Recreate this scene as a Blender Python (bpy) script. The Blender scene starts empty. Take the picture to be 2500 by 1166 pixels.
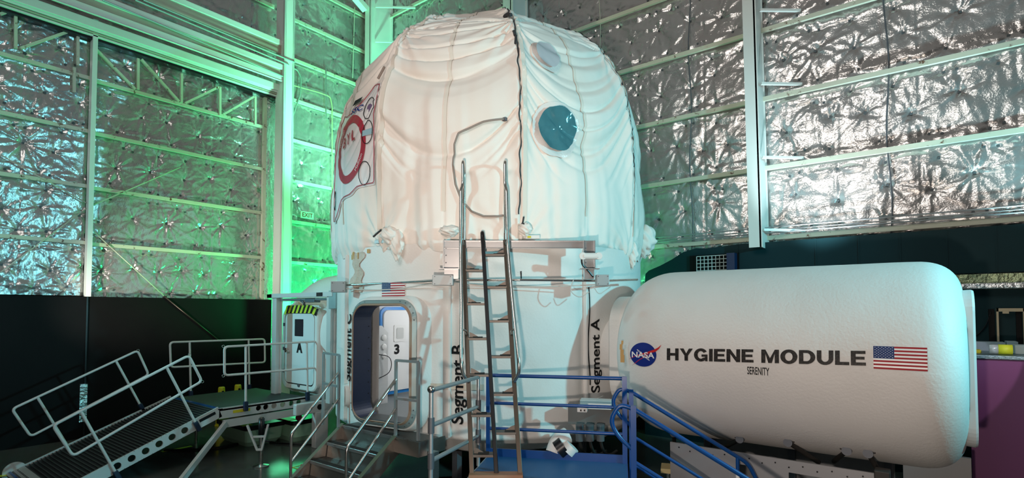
import bpy, bmesh, math, random
import numpy as np
from mathutils import Vector, Matrix
random.seed(7); RNG = np.random.RandomState(11)
S = bpy.context.scene
COL = S.collection
R_ = math.radians
# ------------------------------------------------------------------ camera
CAM_H = 2.7; FPX = 1310.0; PPY = 712.0; PITCH = R_(2.0); AZ = R_(37.6)
cd = bpy.data.cameras.new('camera'); cam = bpy.data.objects.new('camera', cd); COL.objects.link(cam)
cam.location = (0, 0, CAM_H); cam.rotation_euler = (R_(90) + PITCH, 0, AZ)
cd.sensor_fit = 'HORIZONTAL'; cd.sensor_width = 36; cd.lens = FPX / 2500 * 36
cd.shift_y = (PPY - 583) / 2500; cd.clip_end = 200; cd.clip_start = .05
S.camera = cam
# ------------------------------------------------------------------ world, exposure, lamps
S.view_settings.view_transform = 'Standard'; S.view_settings.look = 'None'
S.view_settings.gamma = 1; S.view_settings.exposure = -0.14; S.view_settings.use_curve_mapping = False
w = bpy.data.worlds.new('world'); S.world = w; w.use_nodes = True
WN = w.node_tree.nodes; WL = w.node_tree.links
bg = WN['Background']; bg.inputs[1].default_value = 1.0
tcw = WN.new('ShaderNodeTexCoord'); sx = WN.new('ShaderNodeSeparateXYZ'); WL.new(tcw.outputs['Generated'], sx.inputs[0])
rp = WN.new('ShaderNodeValToRGB'); WL.new(sx.outputs['Z'], rp.inputs[0])
rp.color_ramp.elements[0].position = 0.0; rp.color_ramp.elements[0].color = (.008, .010, .012, 1)
rp.color_ramp.elements[1].position = .5; rp.color_ramp.elements[1].color = (.17, .166, .158, 1)
e = rp.color_ramp.elements.new(.12); e.color = (.045, .05, .05, 1)
WL.new(rp.outputs[0], bg.inputs[0])

def look(o, target):
    d = Vector(target) - o.location
    o.rotation_euler = d.to_track_quat('-Z', 'Y').to_euler()
def spot(name, loc, target, power, color, angle, blend, radius):
    l = bpy.data.lights.new(name, 'SPOT'); l.energy = power; l.color = color
    l.spot_size = R_(angle); l.spot_blend = blend; l.shadow_soft_size = radius
    o = bpy.data.objects.new(name, l); COL.objects.link(o); o.location = loc; look(o, target); return o
def area(name, loc, target, power, color, sx_, sy_):
    l = bpy.data.lights.new(name, 'AREA'); l.energy = power; l.color = color; l.shape = 'RECTANGLE'; l.size = sx_; l.size_y = sy_
    o = bpy.data.objects.new(name, l); COL.objects.link(o); o.location = loc; look(o, target); return o
WARM = (1.0, .84, .72); CYAN = (.30, .90, 1.0); GREEN = (.02, 1.0, .28); NEUT = (1.0, .96, .92)
spot('warm_flood_lamp', (-.36, -.30, 1.75), (-3.2, 7.6, 3.9), 640, WARM, 116, .9, .09)
spot('added_warm_dome_fill', (-.40, -.33, 1.80), (-6.6, 7.8, 7.4), 980, (1.0, .77, .64), 52, .9, .09)  # second warm spot beside the first, added to brighten the dome
spot('cyan_flood_lamp_right', (4.9, 6.7, 4.9), (-5.2, 7.2, 4.2), 2100, (.24, .88, 1.0), 80, .6, .12)
spot('cyan_flood_lamp_left', (-13.2, -1.5, 5.0), (-8.4, 6.0, 2.6), 1900, CYAN, 42, .6, .15)
spot('added_cyan_wash_left', (-10.6, -1.5, 1.6), (-14.4, 2.6, 4.6), 420, (.55, .9, 1), 90, .9, .15)  # added unseen spot, gives the left door foil its cyan highlights
spot('green_flood_lamp', (-12.3, 9.9, 1.6), (-14.6, 8.8, 5.4), 2700, GREEN, 130, .8, .25)
spot('green_flood_lamp_high', (-11.2, 9.2, 5.2), (-14.0, 10.2, 11.0), 3000, (.22, 1, .60), 125, .9, .3)
spot('floor_wash_lamp', (-11.8, 1.2, 1.6), (-14.4, 5.7, 3.7), 1100, (1, .93, .78), 50, .9, .12)
spot('cyan_wash_lamp', (1.6, 10.0, 3.1), (1.0, 11.5, 7.6), 800, (.45, .93, 1), 66, .6, .12)
spot('added_white_wash', (-1.6, 10.0, 2.9), (-1.2, 11.5, 7.4), 900, (.72, .93, 1), 66, .6, .12)  # added up-light hidden behind the module, brightens the back foil
spot('added_green_wash_back', (-5.4, 11.0, 2.6), (-3.9, 11.5, 5.6), 160, (.1, 1, .4), 100, .9, .08)  # added spot hidden behind the dome for green glints on the foil
spot('added_green_floor_fill', (-12.9, 7.4, 1.2), (-10.9, 4.9, .2), 22, (.12, 1, .45), 90, .9, .4)  # added hidden spot, tints the tubs and floor green
spot('added_bay_spot', (1.3, 8.0, 3.1), (.20, 9.4, 2.15), 60, (1.0, .85, 1.0), 46, .08, .02)  # added unseen spot; its hard edge makes the purple panel's diagonal shadow line
area('added_hall_fill', (-3.0, -3.0, 9.0), (-4, 10, 7), 380, (1.0, .93, .87), 5, 3)  # large unseen area light added as soft ambient fill

# ------------------------------------------------------------------ geometry helpers
rv = np.array([math.cos(AZ), math.sin(AZ), 0]); fv = np.array([-math.sin(AZ), math.cos(AZ), 0]); uv_ = np.array([0, 0, 1.])
fw = fv * math.cos(PITCH) + uv_ * math.sin(PITCH); upv = -fv * math.sin(PITCH) + uv_ * math.cos(PITCH); CP = np.array([0, 0, CAM_H])
def ray(x, y): return rv * (x - 1250) / FPX + upv * (PPY - y) / FPX + fw
def pl(x, y, ax, v):
    d = ray(x, y); t = (v - CP[ax]) / d[ax]; return Vector(CP + d * t)
def PX(x, y, v): return pl(x, y, 0, v)
def PYp(x, y, v): return pl(x, y, 1, v)
def PZ(x, y, v): return pl(x, y, 2, v)
def PD(x, y, d): return Vector(CP + ray(x, y) * d)

OFF = {}
def obj(name, bm, m, parent=None, smooth=False):
    me = bpy.data.meshes.new(name)
    if parent is not None and parent.name in OFF and OFF[parent.name].length > 0:
        bmesh.ops.translate(bm, vec=-OFF[parent.name], verts=bm.verts)
    bm.normal_update(); bm.to_mesh(me); bm.free()
    ms = m if isinstance(m, (list, tuple)) else [m]
    for k in ms: me.materials.append(k)
    if smooth:
        me.polygons.foreach_set('use_smooth', [True] * len(me.polygons))
        if smooth == 'auto':
            try: me.set_sharp_from_angle(angle=R_(38))
            except Exception: pass
    o = bpy.data.objects.new(name, me); COL.objects.link(o)
    if parent is not None:
        o.parent = parent; OFF[o.name] = OFF.get(parent.name, Vector())
    return o
def thing(name, label, cat, loc=(0, 0, 0), group=None):
    o = bpy.data.objects.new(name, None); COL.objects.link(o); o.location = loc; o.empty_display_size = .2
    o['label'] = label; o['category'] = cat
    if group: o['group'] = group
    OFF[o.name] = Vector(loc); return o
def tag(o, label, cat, group=None):
    o['label'] = label; o['category'] = cat
    if group: o['group'] = group
    return o
def struct(name, bm, m, parent=None, smooth=False, label=None):
    o = obj(name, bm, m, parent, smooth)
    if parent is None: o['kind'] = 'structure'
    if label and parent is None: o['label'] = label
    return o
def NB(): return bmesh.new()
def quad(bm, pts, mi=0):
    f = bm.faces.new([bm.verts.new(p) for p in pts]); f.material_index = mi; return f
def box(bm, c, s, M=None, bev=0, mi=0):
    r = bmesh.ops.create_cube(bm, size=1); vs = r['verts']
    for v in vs: v.co = Vector((v.co.x * s[0], v.co.y * s[1], v.co.z * s[2]))
    if bev:
        es = list({e for v in vs for e in v.link_edges})
        rr = bmesh.ops.bevel(bm, geom=es, offset=bev, segments=2, affect='EDGES', profile=.5)
        vs = list({v for f in rr['faces'] for v in f.verts} | {v for v in vs if v.is_valid})
        # collect the full island
        seen = set(vs); st = list(vs)
        while st:
            v = st.pop()
            for e in v.link_edges:
                o = e.other_vert(v)
                if o not in seen: seen.add(o); st.append(o)
        vs = list(seen)
    for v in vs:
        v.co = (M @ v.co if M is not None else v.co) + Vector(c)
    if mi:
        for f in {f for v in vs for f in v.link_faces}: f.material_index = mi
    return vs
def box2(bm, a, b, bev=0, mi=0):
    a = Vector(a); b = Vector(b)
    return box(bm, (a + b) / 2, [abs(b[i] - a[i]) for i in range(3)], None, bev, mi)
def frame_of(d, up=Vector((0, 0, 1))):
    x = d.normalized(); y = up.cross(x)
    if y.length < 1e-4: y = Vector((0, 1, 0)).cross(x)
    y.normalize(); z = x.cross(y); return Matrix((x, y, z)).transposed()
def beam(bm, a, b, wd, ht, up=(0, 0, 1), bev=0, mi=0):
    a = Vector(a); b = Vector(b); d = b - a
    return box(bm, (a + b) / 2, (d.length, wd, ht), frame_of(d, Vector(up)), bev, mi)
def fillet(pts, r, n=5, closed=False):
    pts = [Vector(p) for p in pts]; out = []
    N = len(pts)
    for i, p in enumerate(pts):
        if not closed and i in (0, N - 1): out.append(p); continue
        a = pts[(i - 1) % N] - p; b = pts[(i + 1) % N] - p
        rr = min(r, a.length * .49, b.length * .49)
        A = p + a.normalized() * rr; B = p + b.normalized() * rr
        for k in range(n + 1):
            t = k / n; out.append(A * (1 - t) ** 2 + p * 2 * t * (1 - t) + B * t * t)
    return out
def tube(bm, pts, r, seg=10, fr=0, closed=False, mi=0):
    pts = fillet(pts, fr, closed=closed) if fr else [Vector(p) for p in pts]
    q = [pts[0]]
    for p in pts[1:]:
        if (p - q[-1]).length > 1e-4: q.append(p)
    pts = q; N = len(pts); T = []
    for i in range(N):
        a = pts[(i - 1) % N] if (closed or i) else pts[i]; b = pts[(i + 1) % N] if (closed or i < N - 1) else pts[i]
        T.append((b - a).normalized())
    n = T[0].orthogonal().normalized(); rings = []
    for i in range(N):
        if i:
            n = n - T[i] * n.dot(T[i]); n.normalize()
        bt = T[i].cross(n); rings.append([bm.verts.new(pts[i] + (n * math.cos(2 * math.pi * k / seg) + bt * math.sin(2 * math.pi * k / seg)) * r) for k in range(seg)])
    rng = range(N if closed else N - 1)
    off = 0
    if closed:
        best = min(range(seg), key=lambda o: (rings[0][o].co - rings[-1][0].co).length); off = best
    for i in rng:
        A = rings[i]; B = rings[(i + 1) % N]; o = off if (closed and i == N - 1) else 0
        for k in range(seg):
            f = bm.faces.new((A[k], A[(k + 1) % seg], B[(k + 1 + o) % seg], B[(k + o) % seg])); f.smooth = True; f.material_index = mi
    if not closed:
        f = bm.faces.new(rings[0][::-1]); f.material_index = mi
        f = bm.faces.new(rings[-1]); f.material_index = mi
def tubes(name, lst, r, m, parent=None, fr=0, seg=10):
    bm = NB()
    for p in lst: tube(bm, p, r, seg, fr)
    return obj(name, bm, m, parent, 'auto')
def lathe(bm, prof, c, axis=(0, 0, 1), seg=24, mi=0, cap=True):
    M = Vector((0, 0, 1)).rotation_difference(Vector(axis)).to_matrix(); rings = []
    for r, z in prof:
        rings.append([bm.verts.new(M @ Vector((r * math.cos(2 * math.pi * k / seg), r * math.sin(2 * math.pi * k / seg), z)) + Vector(c)) for k in range(seg)])
    for A, B in zip(rings, rings[1:]):
        for k in range(seg):
            f = bm.faces.new((A[k], A[(k + 1) % seg], B[(k + 1) % seg], B[k])); f.material_index = mi
    if cap:
        bm.faces.new(rings[0][::-1]); bm.faces.new(rings[-1])
def prism(bm, poly, ext, mi=0):
    """poly: 3D points, ext: vector"""
    a = [bm.verts.new(p) for p in poly]; b = [bm.verts.new(Vector(p) + Vector(ext)) for p in poly]
    bm.faces.new(a[::-1]).material_index = mi; bm.faces.new(b).material_index = mi
    for i in range(len(a)):
        j = (i + 1) % len(a); bm.faces.new((a[i], a[j], b[j], b[i])).material_index = mi
    bmesh.ops.recalc_face_normals(bm, faces=bm.faces)
def rrect(wd, ht, r, n=8):
    out = []
    for cx, cy, a0 in ((wd / 2 - r, ht / 2 - r, 0), (-wd / 2 + r, ht / 2 - r, 90), (-wd / 2 + r, -ht / 2 + r, 180), (wd / 2 - r, -ht / 2 + r, 270)):
        for k in range(n + 1):
            a = R_(a0 + 90 * k / n); out.append((cx + r * math.cos(a), cy + r * math.sin(a)))
    return out
def loft(bm, loops, cap0=False, cap1=False, mi=0, smooth=False):
    rings = [[bm.verts.new(p) for p in L] for L in loops]
    for A, B in zip(rings, rings[1:]):
        for k in range(len(A)):
            f = bm.faces.new((A[k], A[(k + 1) % len(A)], B[(k + 1) % len(B)], B[k])); f.material_index = mi; f.smooth = smooth
    if cap0: bm.faces.new(rings[0][::-1]).material_index = mi
    if cap1: bm.faces.new(rings[-1]).material_index = mi
def grid_obj(name, P, m, parent=None, mask=None, closed_u=False, smooth=True):
    """P: array (nu,nv,3)"""
    nu, nv, _ = P.shape
    idx = np.arange(nu * nv).reshape(nu, nv)
    if closed_u: idx = np.vstack([idx, idx[:1]])
    a = idx[:-1, :-1]; b = idx[1:, :-1]; c = idx[1:, 1:]; d = idx[:-1, 1:]
    F = np.stack([a, b, c, d], -1).reshape(-1, 4)
    if mask is not None: F = F[mask.reshape(-1)]
    off = np.zeros(3)
    if parent is not None: off = np.array(OFF.get(parent.name, Vector()))
    V = P.reshape(-1, 3) - off
    me = bpy.data.meshes.new(name); me.vertices.add(len(V)); me.vertices.foreach_set('co', V.astype(np.float32).ravel())
    me.loops.add(F.size); me.loops.foreach_set('vertex_index', F.astype(np.int32).ravel())
    me.polygons.add(len(F)); me.polygons.foreach_set('loop_start', np.arange(0, F.size, 4, dtype=np.int32))
    me.update(calc_edges=True); me.validate()
    me.polygons.foreach_set('use_smooth', [smooth] * len(me.polygons))
    me.materials.append(m)
    o = bpy.data.objects.new(name, me); COL.objects.link(o)
    if parent is not None: o.parent = parent; OFF[o.name] = OFF.get(parent.name, Vector())
    return o
def vnoise(x, y, seed=0):
    xi = np.floor(x).astype(int); yi = np.floor(y).astype(int); fx = x - xi; fy = y - yi
    fx = fx * fx * (3 - 2 * fx); fy = fy * fy * (3 - 2 * fy)
    def h(i, j):
        n = (i * 374761393 + j * 668265263 + seed * 974711) & 0x7fffffff
        n = ((n ^ (n >> 13)) * 1274126177) & 0x7fffffff
        return (n & 0xffff) / 65535.0
    return (h(xi, yi) * (1 - fx) + h(xi + 1, yi) * fx) * (1 - fy) + (h(xi, yi + 1) * (1 - fx) + h(xi + 1, yi + 1) * fx) * fy
def fbm(x, y, o=4, seed=0):
    s = 0; a = .5
    for k in range(o):
        s = s + a * vnoise(x * 2 ** k, y * 2 ** k, seed + k); a *= .5
    return s

# ------------------------------------------------------------------ materials
def mat(name, col, rough=.5, metal=0., bump=None, mottle=None, rust=None, spec=None, emit=None, alpha=None):
    m = bpy.data.materials.new(name); m.use_nodes = True; N = m.node_tree.nodes; L = m.node_tree.links
    b = N['Principled BSDF']; b.inputs['Base Color'].default_value = (*col, 1)
    b.inputs['Roughness'].default_value = rough; b.inputs['Metallic'].default_value = metal
    if spec is not None: b.inputs['Specular IOR Level'].default_value = spec
    tc = N.new('ShaderNodeTexCoord'); src = None
    if mottle:   # (scale, strength, (r,g,b))
        n = N.new('ShaderNodeTexNoise'); n.inputs['Scale'].default_value = mottle[0]; n.inputs['Detail'].default_value = 6
        L.new(tc.outputs['Object'], n.inputs['Vector'])
        mr = N.new('ShaderNodeMapRange'); mr.inputs[1].default_value = .42; mr.inputs[2].default_value = .72; mr.inputs[4].default_value = mottle[1]
        L.new(n.outputs['Fac'], mr.inputs[0])
        mx = N.new('ShaderNodeMix'); mx.data_type = 'RGBA'; mx.inputs['A'].default_value = (*col, 1); mx.inputs['B'].default_value = (*mottle[2], 1)
        L.new(mr.outputs[0], mx.inputs['Factor']); L.new(mx.outputs['Result'], b.inputs['Base Color']); src = mx
    if rust:
        n = N.new('ShaderNodeTexNoise'); n.inputs['Scale'].default_value = rust[0]; n.inputs['Detail'].default_value = 8; n.inputs['Roughness'].default_value = .7
        L.new(tc.outputs['Object'], n.inputs['Vector'])
        mr = N.new('ShaderNodeMapRange'); mr.inputs[1].default_value = rust[1]; mr.inputs[2].default_value = rust[1] + .05
        L.new(n.outputs['Fac'], mr.inputs[0])
        mx = N.new('ShaderNodeMix'); mx.data_type = 'RGBA'; mx.inputs['A'].default_value = (*col, 1); mx.inputs['B'].default_value = (.13, .05, .02, 1)
        if src: L.new(src.outputs['Result'], mx.inputs['A'])
        L.new(mr.outputs[0], mx.inputs['Factor']); L.new(mx.outputs['Result'], b.inputs['Base Color'])
    if bump:     # (scale, strength, distance)
        n = N.new('ShaderNodeTexNoise'); n.inputs['Scale'].default_value = bump[0]; n.inputs['Detail'].default_value = 5
        L.new(tc.outputs['Object'], n.inputs['Vector'])
        bp = N.new('ShaderNodeBump'); bp.inputs['Strength'].default_value = bump[1]; bp.inputs['Distance'].default_value = bump[2]
        L.new(n.outputs['Fac'], bp.inputs['Height']); L.new(bp.outputs[0], b.inputs['Normal'])
    if emit: b.inputs['Emission Color'].default_value = (*emit[0], 1); b.inputs['Emission Strength'].default_value = emit[1]
    return m
FOIL = mat('silver_foil', (.60, .585, .575), .20, .74, bump=(34, .40, .012), mottle=(.9, .35, (.46, .45, .43)))
FOILB = mat('creased_foil_tape', (.80, .82, .83), .22, 1, bump=(14, .8, .04))
WASHER = mat('insulation_washer', (.10, .12, .13), .6, .5)
CREAM = mat('cream_painted_steel', (.62, .63, .50), .45, 0, rust=(5.5, .60), mottle=(2, .4, (.50, .50, .38)))
WHST = mat('white_painted_steel', (.74, .76, .72), .4, 0, mottle=(1.2, .3, (.62, .62, .56)), rust=(7, .72))
COLM = mat('column_paint', (.78, .80, .76), .38, 0, mottle=(.8, .3, (.66, .70, .66)))
BEIGE = mat('beige_paint_and_shade', (.46, .40, .32), .6, 0, mottle=(1.4, .4, (.34, .30, .24)))  # beige steel paint; also paints in the shaded underside of one beam
BLACK = mat('black_wall_paint', (.0035, .0035, .004), .6, spec=.15, metal=0, mottle=(.7, .5, (.008, .008, .008)))
DKT = mat('dark_teal_paint', (.003, .028, .034), .6, spec=.2, metal=0, mottle=(.7, .6, (.006, .036, .044)))
FLOOR = mat('sealed_concrete_floor', (.095, .108, .098), .16, 0, bump=(3, .06, .02), mottle=(.8, .7, (.035, .042, .04)))
CORE = mat('white_foam_shell', (.80, .79, .77), .62, 0, bump=(34, .3, .012), mottle=(1.6, .45, (.72, .69, .64)))
HYG = mat('white_module_shell', (.73, .70, .675), .55, 0, bump=(34, .35, .010), mottle=(1.1, .5, (.64, .62, .59)))
CANV = mat('white_fabric', (.86, .82, .77), .75, 0, bump=(60, .12, .005), mottle=(1.3, .35, (.80, .72, .63)))
SEAM = mat('seam_tape', (.78, .72, .64), .8, 0)
LACE = mat('dark_lacing', (.03, .03, .035), .7)
CORD = mat('grey_brown_cord', (.30, .25, .22), .7)
CLEAR = mat('clear_vinyl_ring', (.80, .79, .77), .15, 0, bump=(30, .5, .01))
GLASS = mat('dark_teal_window', (.06, .20, .24), .12, 0, mottle=(6, .5, (.03, .12, .15)))
GLASSW = mat('pale_window', (.50, .52, .56), .2)
TEXTM = mat('black_lettering', (.010, .010, .011), .55, spec=.2)
WORN = mat('worn_black_lettering', (.014, .013, .013), .45, 0, mottle=(60, .14, (.3, .25, .22)), spec=.2)
RED = mat('flag_red', (.36, .012, .02), .55, spec=.25); WHITE = mat('flag_white', (.82, .82, .82), .35); BLUE = mat('flag_blue', (.012, .035, .14), .55, spec=.25)
NBLUE = mat('emblem_blue', (.005, .022, .20), .5, spec=.25); NRED = mat('emblem_red', (.55, .02, .02), .35)
SSTL = mat('stainless_steel', (.60, .58, .55), .24, 1, bump=(40, .05, .002))
ALU = mat('aluminium', (.66, .68, .70), .32, 1, bump=(30, .08, .002), mottle=(3, .3, (.5, .51, .53)))
ALUG = mat('aluminium_painted', (.62, .63, .62), .42, .25)
GREYP = mat('galvanised_pipe', (.42, .45, .47), .4, .7)
DKFIT = mat('dark_pipe_fitting', (.13, .14, .16), .5, .5)
BLKM = mat('black_metal', (.012, .012, .014), .32, .3)
BRONZE = mat('warm_brown_channel', (.11, .088, .072), .36, .9)
COPPER = mat('wood_base_plate', (.36, .18, .10), .5)
RWHITE = mat('white_rail_paint', (.66, .67, .66), .38)
BLU = mat('blue_rail_paint', (.003, .055, .22), .28)
BLUD = mat('blue_deck', (.010, .095, .24), .5, 0, bump=(120, .5, .004))
DKBLUE = mat('dark_blue_panel', (.006, .022, .075), .4)
DOORB = mat('bright_blue_trim', (.01, .22, .62), .4)
TEALF = mat('teal_grey_frame', (.30, .40, .41), .4, .3, mottle=(5, .4, (.22, .30, .31)))
TANF = mat('tan_gasket', (.36, .26, .19), .6)
GRATE = mat('dark_grating', (.020, .026, .028), .5, .3)
YEL = mat('yellow_plastic', (.62, .55, .02), .45)
YELG = mat('hazard_yellow', (.62, .72, .03), .5)
GREENT = mat('pale_green_tub', (.40, .66, .48), .5)
PURP = mat('purple_panel', (.20, .055, .17), .6, mottle=(.8, .4, (.17, .045, .14)))
TAN = mat('tan_board', (.50, .42, .28), .7)
CARD = mat('grey_box', (.30, .40, .44), .6)
REDP = mat('red_plastic', (.5, .02, .02), .4)
ORANGE = mat('exposed_foam', (.58, .33, .12), .8)
WPL = mat('white_plastic', (.78, .78, .76), .4)
RUBR = mat('dark_strap', (.03, .027, .024), .55, .2)
CABLE = mat('pale_cable', (.62, .60, .56), .6)
INW = mat('interior_white', (.80, .80, .79), .55)

# ------------------------------------------------------------------ foil insulation as displaced sheets
def foil_height(U, V, tufts, seed, girts, spacing=None):
    """tufts: list (u,v,strength). returns displacement (m)"""
    H = np.zeros_like(U)
    rng = np.random.RandomState(seed)
    du = U[1, 0] - U[0, 0]; dv = V[0, 1] - V[0, 0]
    u0 = U[0, 0]; v0 = V[0, 0]; nu, nv = U.shape
    dmin = np.full_like(U, 9.)
    for (tu, tv, s) in tufts:
        R = 1.0
        i0 = max(0, int((tu - R - u0) / du)); i1 = min(nu, int((tu + R - u0) / du) + 1)
        j0 = max(0, int((tv - R - v0) / dv)); j1 = min(nv, int((tv + R - v0) / dv) + 1)
        if i1 <= i0 or j1 <= j0: continue
        uu = U[i0:i1, j0:j1] - tu; vv = V[i0:i1, j0:j1] - tv
        d = np.hypot(uu, vv); th = np.arctan2(vv, uu)
        dm = dmin[i0:i1, j0:j1]; np.minimum(dm, d, out=dm)
        rid = 0
        for k in range(4):
            n = rng.randint(3, 12); ph = rng.rand() * 6.28
            rid = rid + (1 - np.abs(np.sin(n * .5 * th + ph + .5 * np.sin(th * 2 + ph) + .8 * d * (rng.rand() - .5)))) ** 3.2 * rng.uniform(.4, 1)
        fall = np.exp(-d / .22) * np.clip(d / .06, 0, 1)
        H[i0:i1, j0:j1] += s * (.036 * rid * fall) - s * .030 * np.exp(-(d / .09) ** 2)
    H += .035 * (1 - np.exp(-dmin / .35))
    # crumple bands beside the girts
    for g in girts:
        for o, wd in ((.17, .13), (-.17, .13)):
            bnd = np.exp(-((V - g - o) / wd) ** 2)
            H += bnd * .050 * np.abs(fbm(U * 1.5 + seed, V * 7, 4, seed + 3) - .5) * 2
    r1 = 1 - np.abs(fbm(U * 2.2, V * 1.0, 4, seed + 5) - .5) * 4
    r2 = 1 - np.abs(fbm(U * 5 + V * 2, V * 4 - U * 2, 3, seed + 9) - .5) * 4
    H += .012 * np.clip(r1, 0, 1) ** 3 + .004 * np.clip(r2, 0, 1) ** 3 + .004 * fbm(U * 7, V * 7, 2, seed + 21)
    # roll seams of the insulation blankets
    ph = (U % 1.22)
    H -= .012 * np.exp(-(np.minimum(ph, 1.22 - ph) / .015) ** 2)
    return H
def tuft_rows(u0, u1, zs, seed, pitch=.62):
    rng = np.random.RandomState(seed); out = []
    for a, b in zip(zs, zs[1:]):
        for fr, s in ((.13, .75), (.52, 1.25), (.86, .75)):
            u = u0 + rng.rand() * pitch
            while u < u1:
                z = a + (b - a) * fr + rng.uniform(-.05, .05) * (1 if fr != .52 else 2.4)
                out.append((u, z, s * rng.uniform(.6, 1.25)))
                if fr != .52 and rng.rand() < .35: out.append((u + .17, z + rng.uniform(-.06, .06), s * .5))
                u += pitch * rng.uniform(.75, 1.3)
    return out
def foil_sheet(name, axis, plane, u0, u1, v0, v1, zs, seed, step, parent=None, flip=1, pitch=.62, washer=True):
    us = np.arange(u0, u1 + step * .5, step); vs = np.arange(v0, v1 + step * .5, step)
    U, V = np.meshgrid(us, vs, indexing='ij')
    T = tuft_rows(u0, u1, zs, seed, pitch); H = foil_height(U, V, T, seed, zs)
    P = np.zeros(U.shape + (3,))
    if axis == 'x': P[..., 0] = plane + H * flip; P[..., 1] = U
    else: P[..., 1] = plane + H * flip; P[..., 0] = U
    P[..., 2] = V
    o = grid_obj(name, P, FOIL, parent)
    if washer:
        bm = NB()
        for (u, v, s) in T:
            if not (u0 + .05 < u < u1 - .05 and v0 + .05 < v < v1 - .05): continue
            i = int((u - u0) / step); j = int((v - v0) / step); h = H[i, j]
            a = .020
            c = Vector((plane + (h + .012) * flip, u, v)) if axis == 'x' else Vector((u, plane + (h + .012) * flip, v))
            M = Matrix.Rotation(random.uniform(-.5, .5), 3, 'X' if axis == 'x' else 'Y')
            s3 = (.006, a * 2, a * 2) if axis == 'x' else (a * 2, .006, a * 2)
            box(bm, c, s3, M)
        wo = obj('washers', bm, WASHER, o if parent is None else parent); wo['kind'] = 'stuff'
    return o
LX = -14.4; WX = -14.75; BY = 11.5      # door plane, left wall plane, back wall plane
# floor
bm = NB(); quad(bm, [(-15, -6, 0), (6, -6, 0), (6, 12, 0), (-15, 12, 0)]); struct('floor', bm, FLOOR)
# left wall
zs_left = [2.9 + 1.2 * k for k in range(0, 10)]
wl = foil_sheet('wall_left', 'x', WX, 6.8, 11.5, .0, 13.6, [.5, 1.7] + zs_left, 3, .035, flip=1, pitch=.8)
wl['kind'] = 'structure'
wl2 = foil_sheet('upper_foil', 'x', WX + .02, -1.5, 7.2, 8.3, 12.2, [8.3, 9.4, 10.6, 11.8], 5, .04, parent=wl, flip=1, pitch=.8, washer=False)
for z in zs_left[1:]:
    bm = NB(); beam(bm, (WX + .12, 8.1, z), (WX + .12, 11.45, z), .06, .09); obj('girt', bm, CREAM, wl)
for z in (10.2, 11.4):
    bm = NB(); beam(bm, (WX + .12, -1, z), (WX + .12, 7.8, z), .06, .09); obj('girt', bm, CREAM, wl)
# hangar door leaves
zd = [3.0, 4.14, 5.36, 6.56, 7.72, 8.75]
def door_leaf(name, y0, y1, seed, truss, rods, zoff=0):
    zz = [z + zoff for z in zd]
    ob = foil_sheet(name, 'x', LX, y0, y1, zz[0], zz[-1], zz, seed, .024, pitch=.62)
    ob['kind'] = 'structure'
    for z in zz[1:-1]:
        bm = NB(); beam(bm, (LX + .12, y0, z), (LX + .12, y1, z), .05, .075); obj('girt', bm, CREAM, ob)
    bm = NB(); beam(bm, (LX + .12, y0, zz[-1] - .04), (LX + .12, y1, zz[-1] - .04), .05, .07); obj('girt', bm, CREAM, ob)
    for a, b in truss:
        bm = NB(); beam(bm, (LX + .15, a[0], a[1]), (LX + .15, b[0], b[1]), .05, .06, up=(1, 0, 0)); obj('truss_member', bm, CREAM, ob)
    for a, b in rods:
        bm = NB(); tube(bm, [(LX + .17, a[0], a[1]), (LX + .17, b[0], b[1])], .012, 6); obj('brace_rod', bm, CREAM, ob)
    return ob
def tp(x, y):
    p = PX(x, y, LX + .15); return (p.y, p.z)
YD = PX(218, 400, LX + .1).y          # joint between the leaves
YE = PX(642, 400, LX + .1).y
dl = door_leaf('door_1', -1.0, YD - .03, 21,
     [(tp(38, 22), tp(38, 118)), (tp(0, 35), tp(38, 22)), (tp(190, 75), tp(190, 160)), (tp(50, 118), tp(188, 70)), (tp(181, 165), tp(181, 225))],
     [(tp(0, 665), tp(215, 505)), (tp(0, 378), tp(215, 498))], .02)
dr = door_leaf('door_2', YD + .03, YE, 23,
     [(tp(337, 143), tp(337, 218)), (tp(443, 180), tp(443, 250)), (tp(537, 212), tp(537, 282)), (tp(623, 235), tp(623, 305)),
      (tp(232, 118), tp(330, 218)), (tp(345, 145), tp(437, 248)), (tp(452, 252), tp(535, 212)), (tp(545, 280), tp(620, 236)), (tp(229, 190), tp(229, 255))],
     [(tp(228, 565), tp(400, 722)), (tp(228, 500), tp(440, 408))])
# dark boarded lower wall under the doors, with the rod that carries on across it
bm = NB(); box2(bm, (LX - .05, -6, 0), (LX + .20, YE + .25, 3.0)); lw = struct('wall_left_lower', bm, BLACK)
bm = NB(); beam(bm, (LX + .225, YD, .02), (LX + .225, YD, 3.0), .02, .03, up=(0, 1, 0)); obj('joint_strip', bm, BLKM, lw)
bm = NB(); tube(bm, [PX(400, 722, LX + .23), PX(540, 835, LX + .23)], .016, 6); obj('brace_rod', bm, BRONZE, lw)
bm = NB(); box2(bm, (LX + .2, PX(205, 800, LX + .2).y - .05, .35), (LX + .24, PX(205, 800, LX + .2).y + .08, 1.15)); obj('foil_strip', bm, FOILB, lw)
# post between door leaves
bm = NB(); box2(bm, (LX + .12, YD - .045, 3.0), (LX + .30, YD + .045, 9.0), .004); o = struct('trim_1', bm, COLM)
# right hand jamb of door
bm = NB(); box2(bm, (LX + .06, YE - .02, 2.95), (LX + .16, YE + .06, 8.6)); struct('trim_2', bm, CREAM)
us = np.arange(YE + .05, YE + .62, .03); vs = np.arange(0, 8.9, .03); U, V = np.meshgrid(us, vs, indexing='ij')
P = np.stack([LX + .02 + .09 * fbm(U * 8, V * 2.2, 4, 88), U, V], -1); o = grid_obj('trim_3', P, FOILB); o['kind'] = 'structure'
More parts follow.
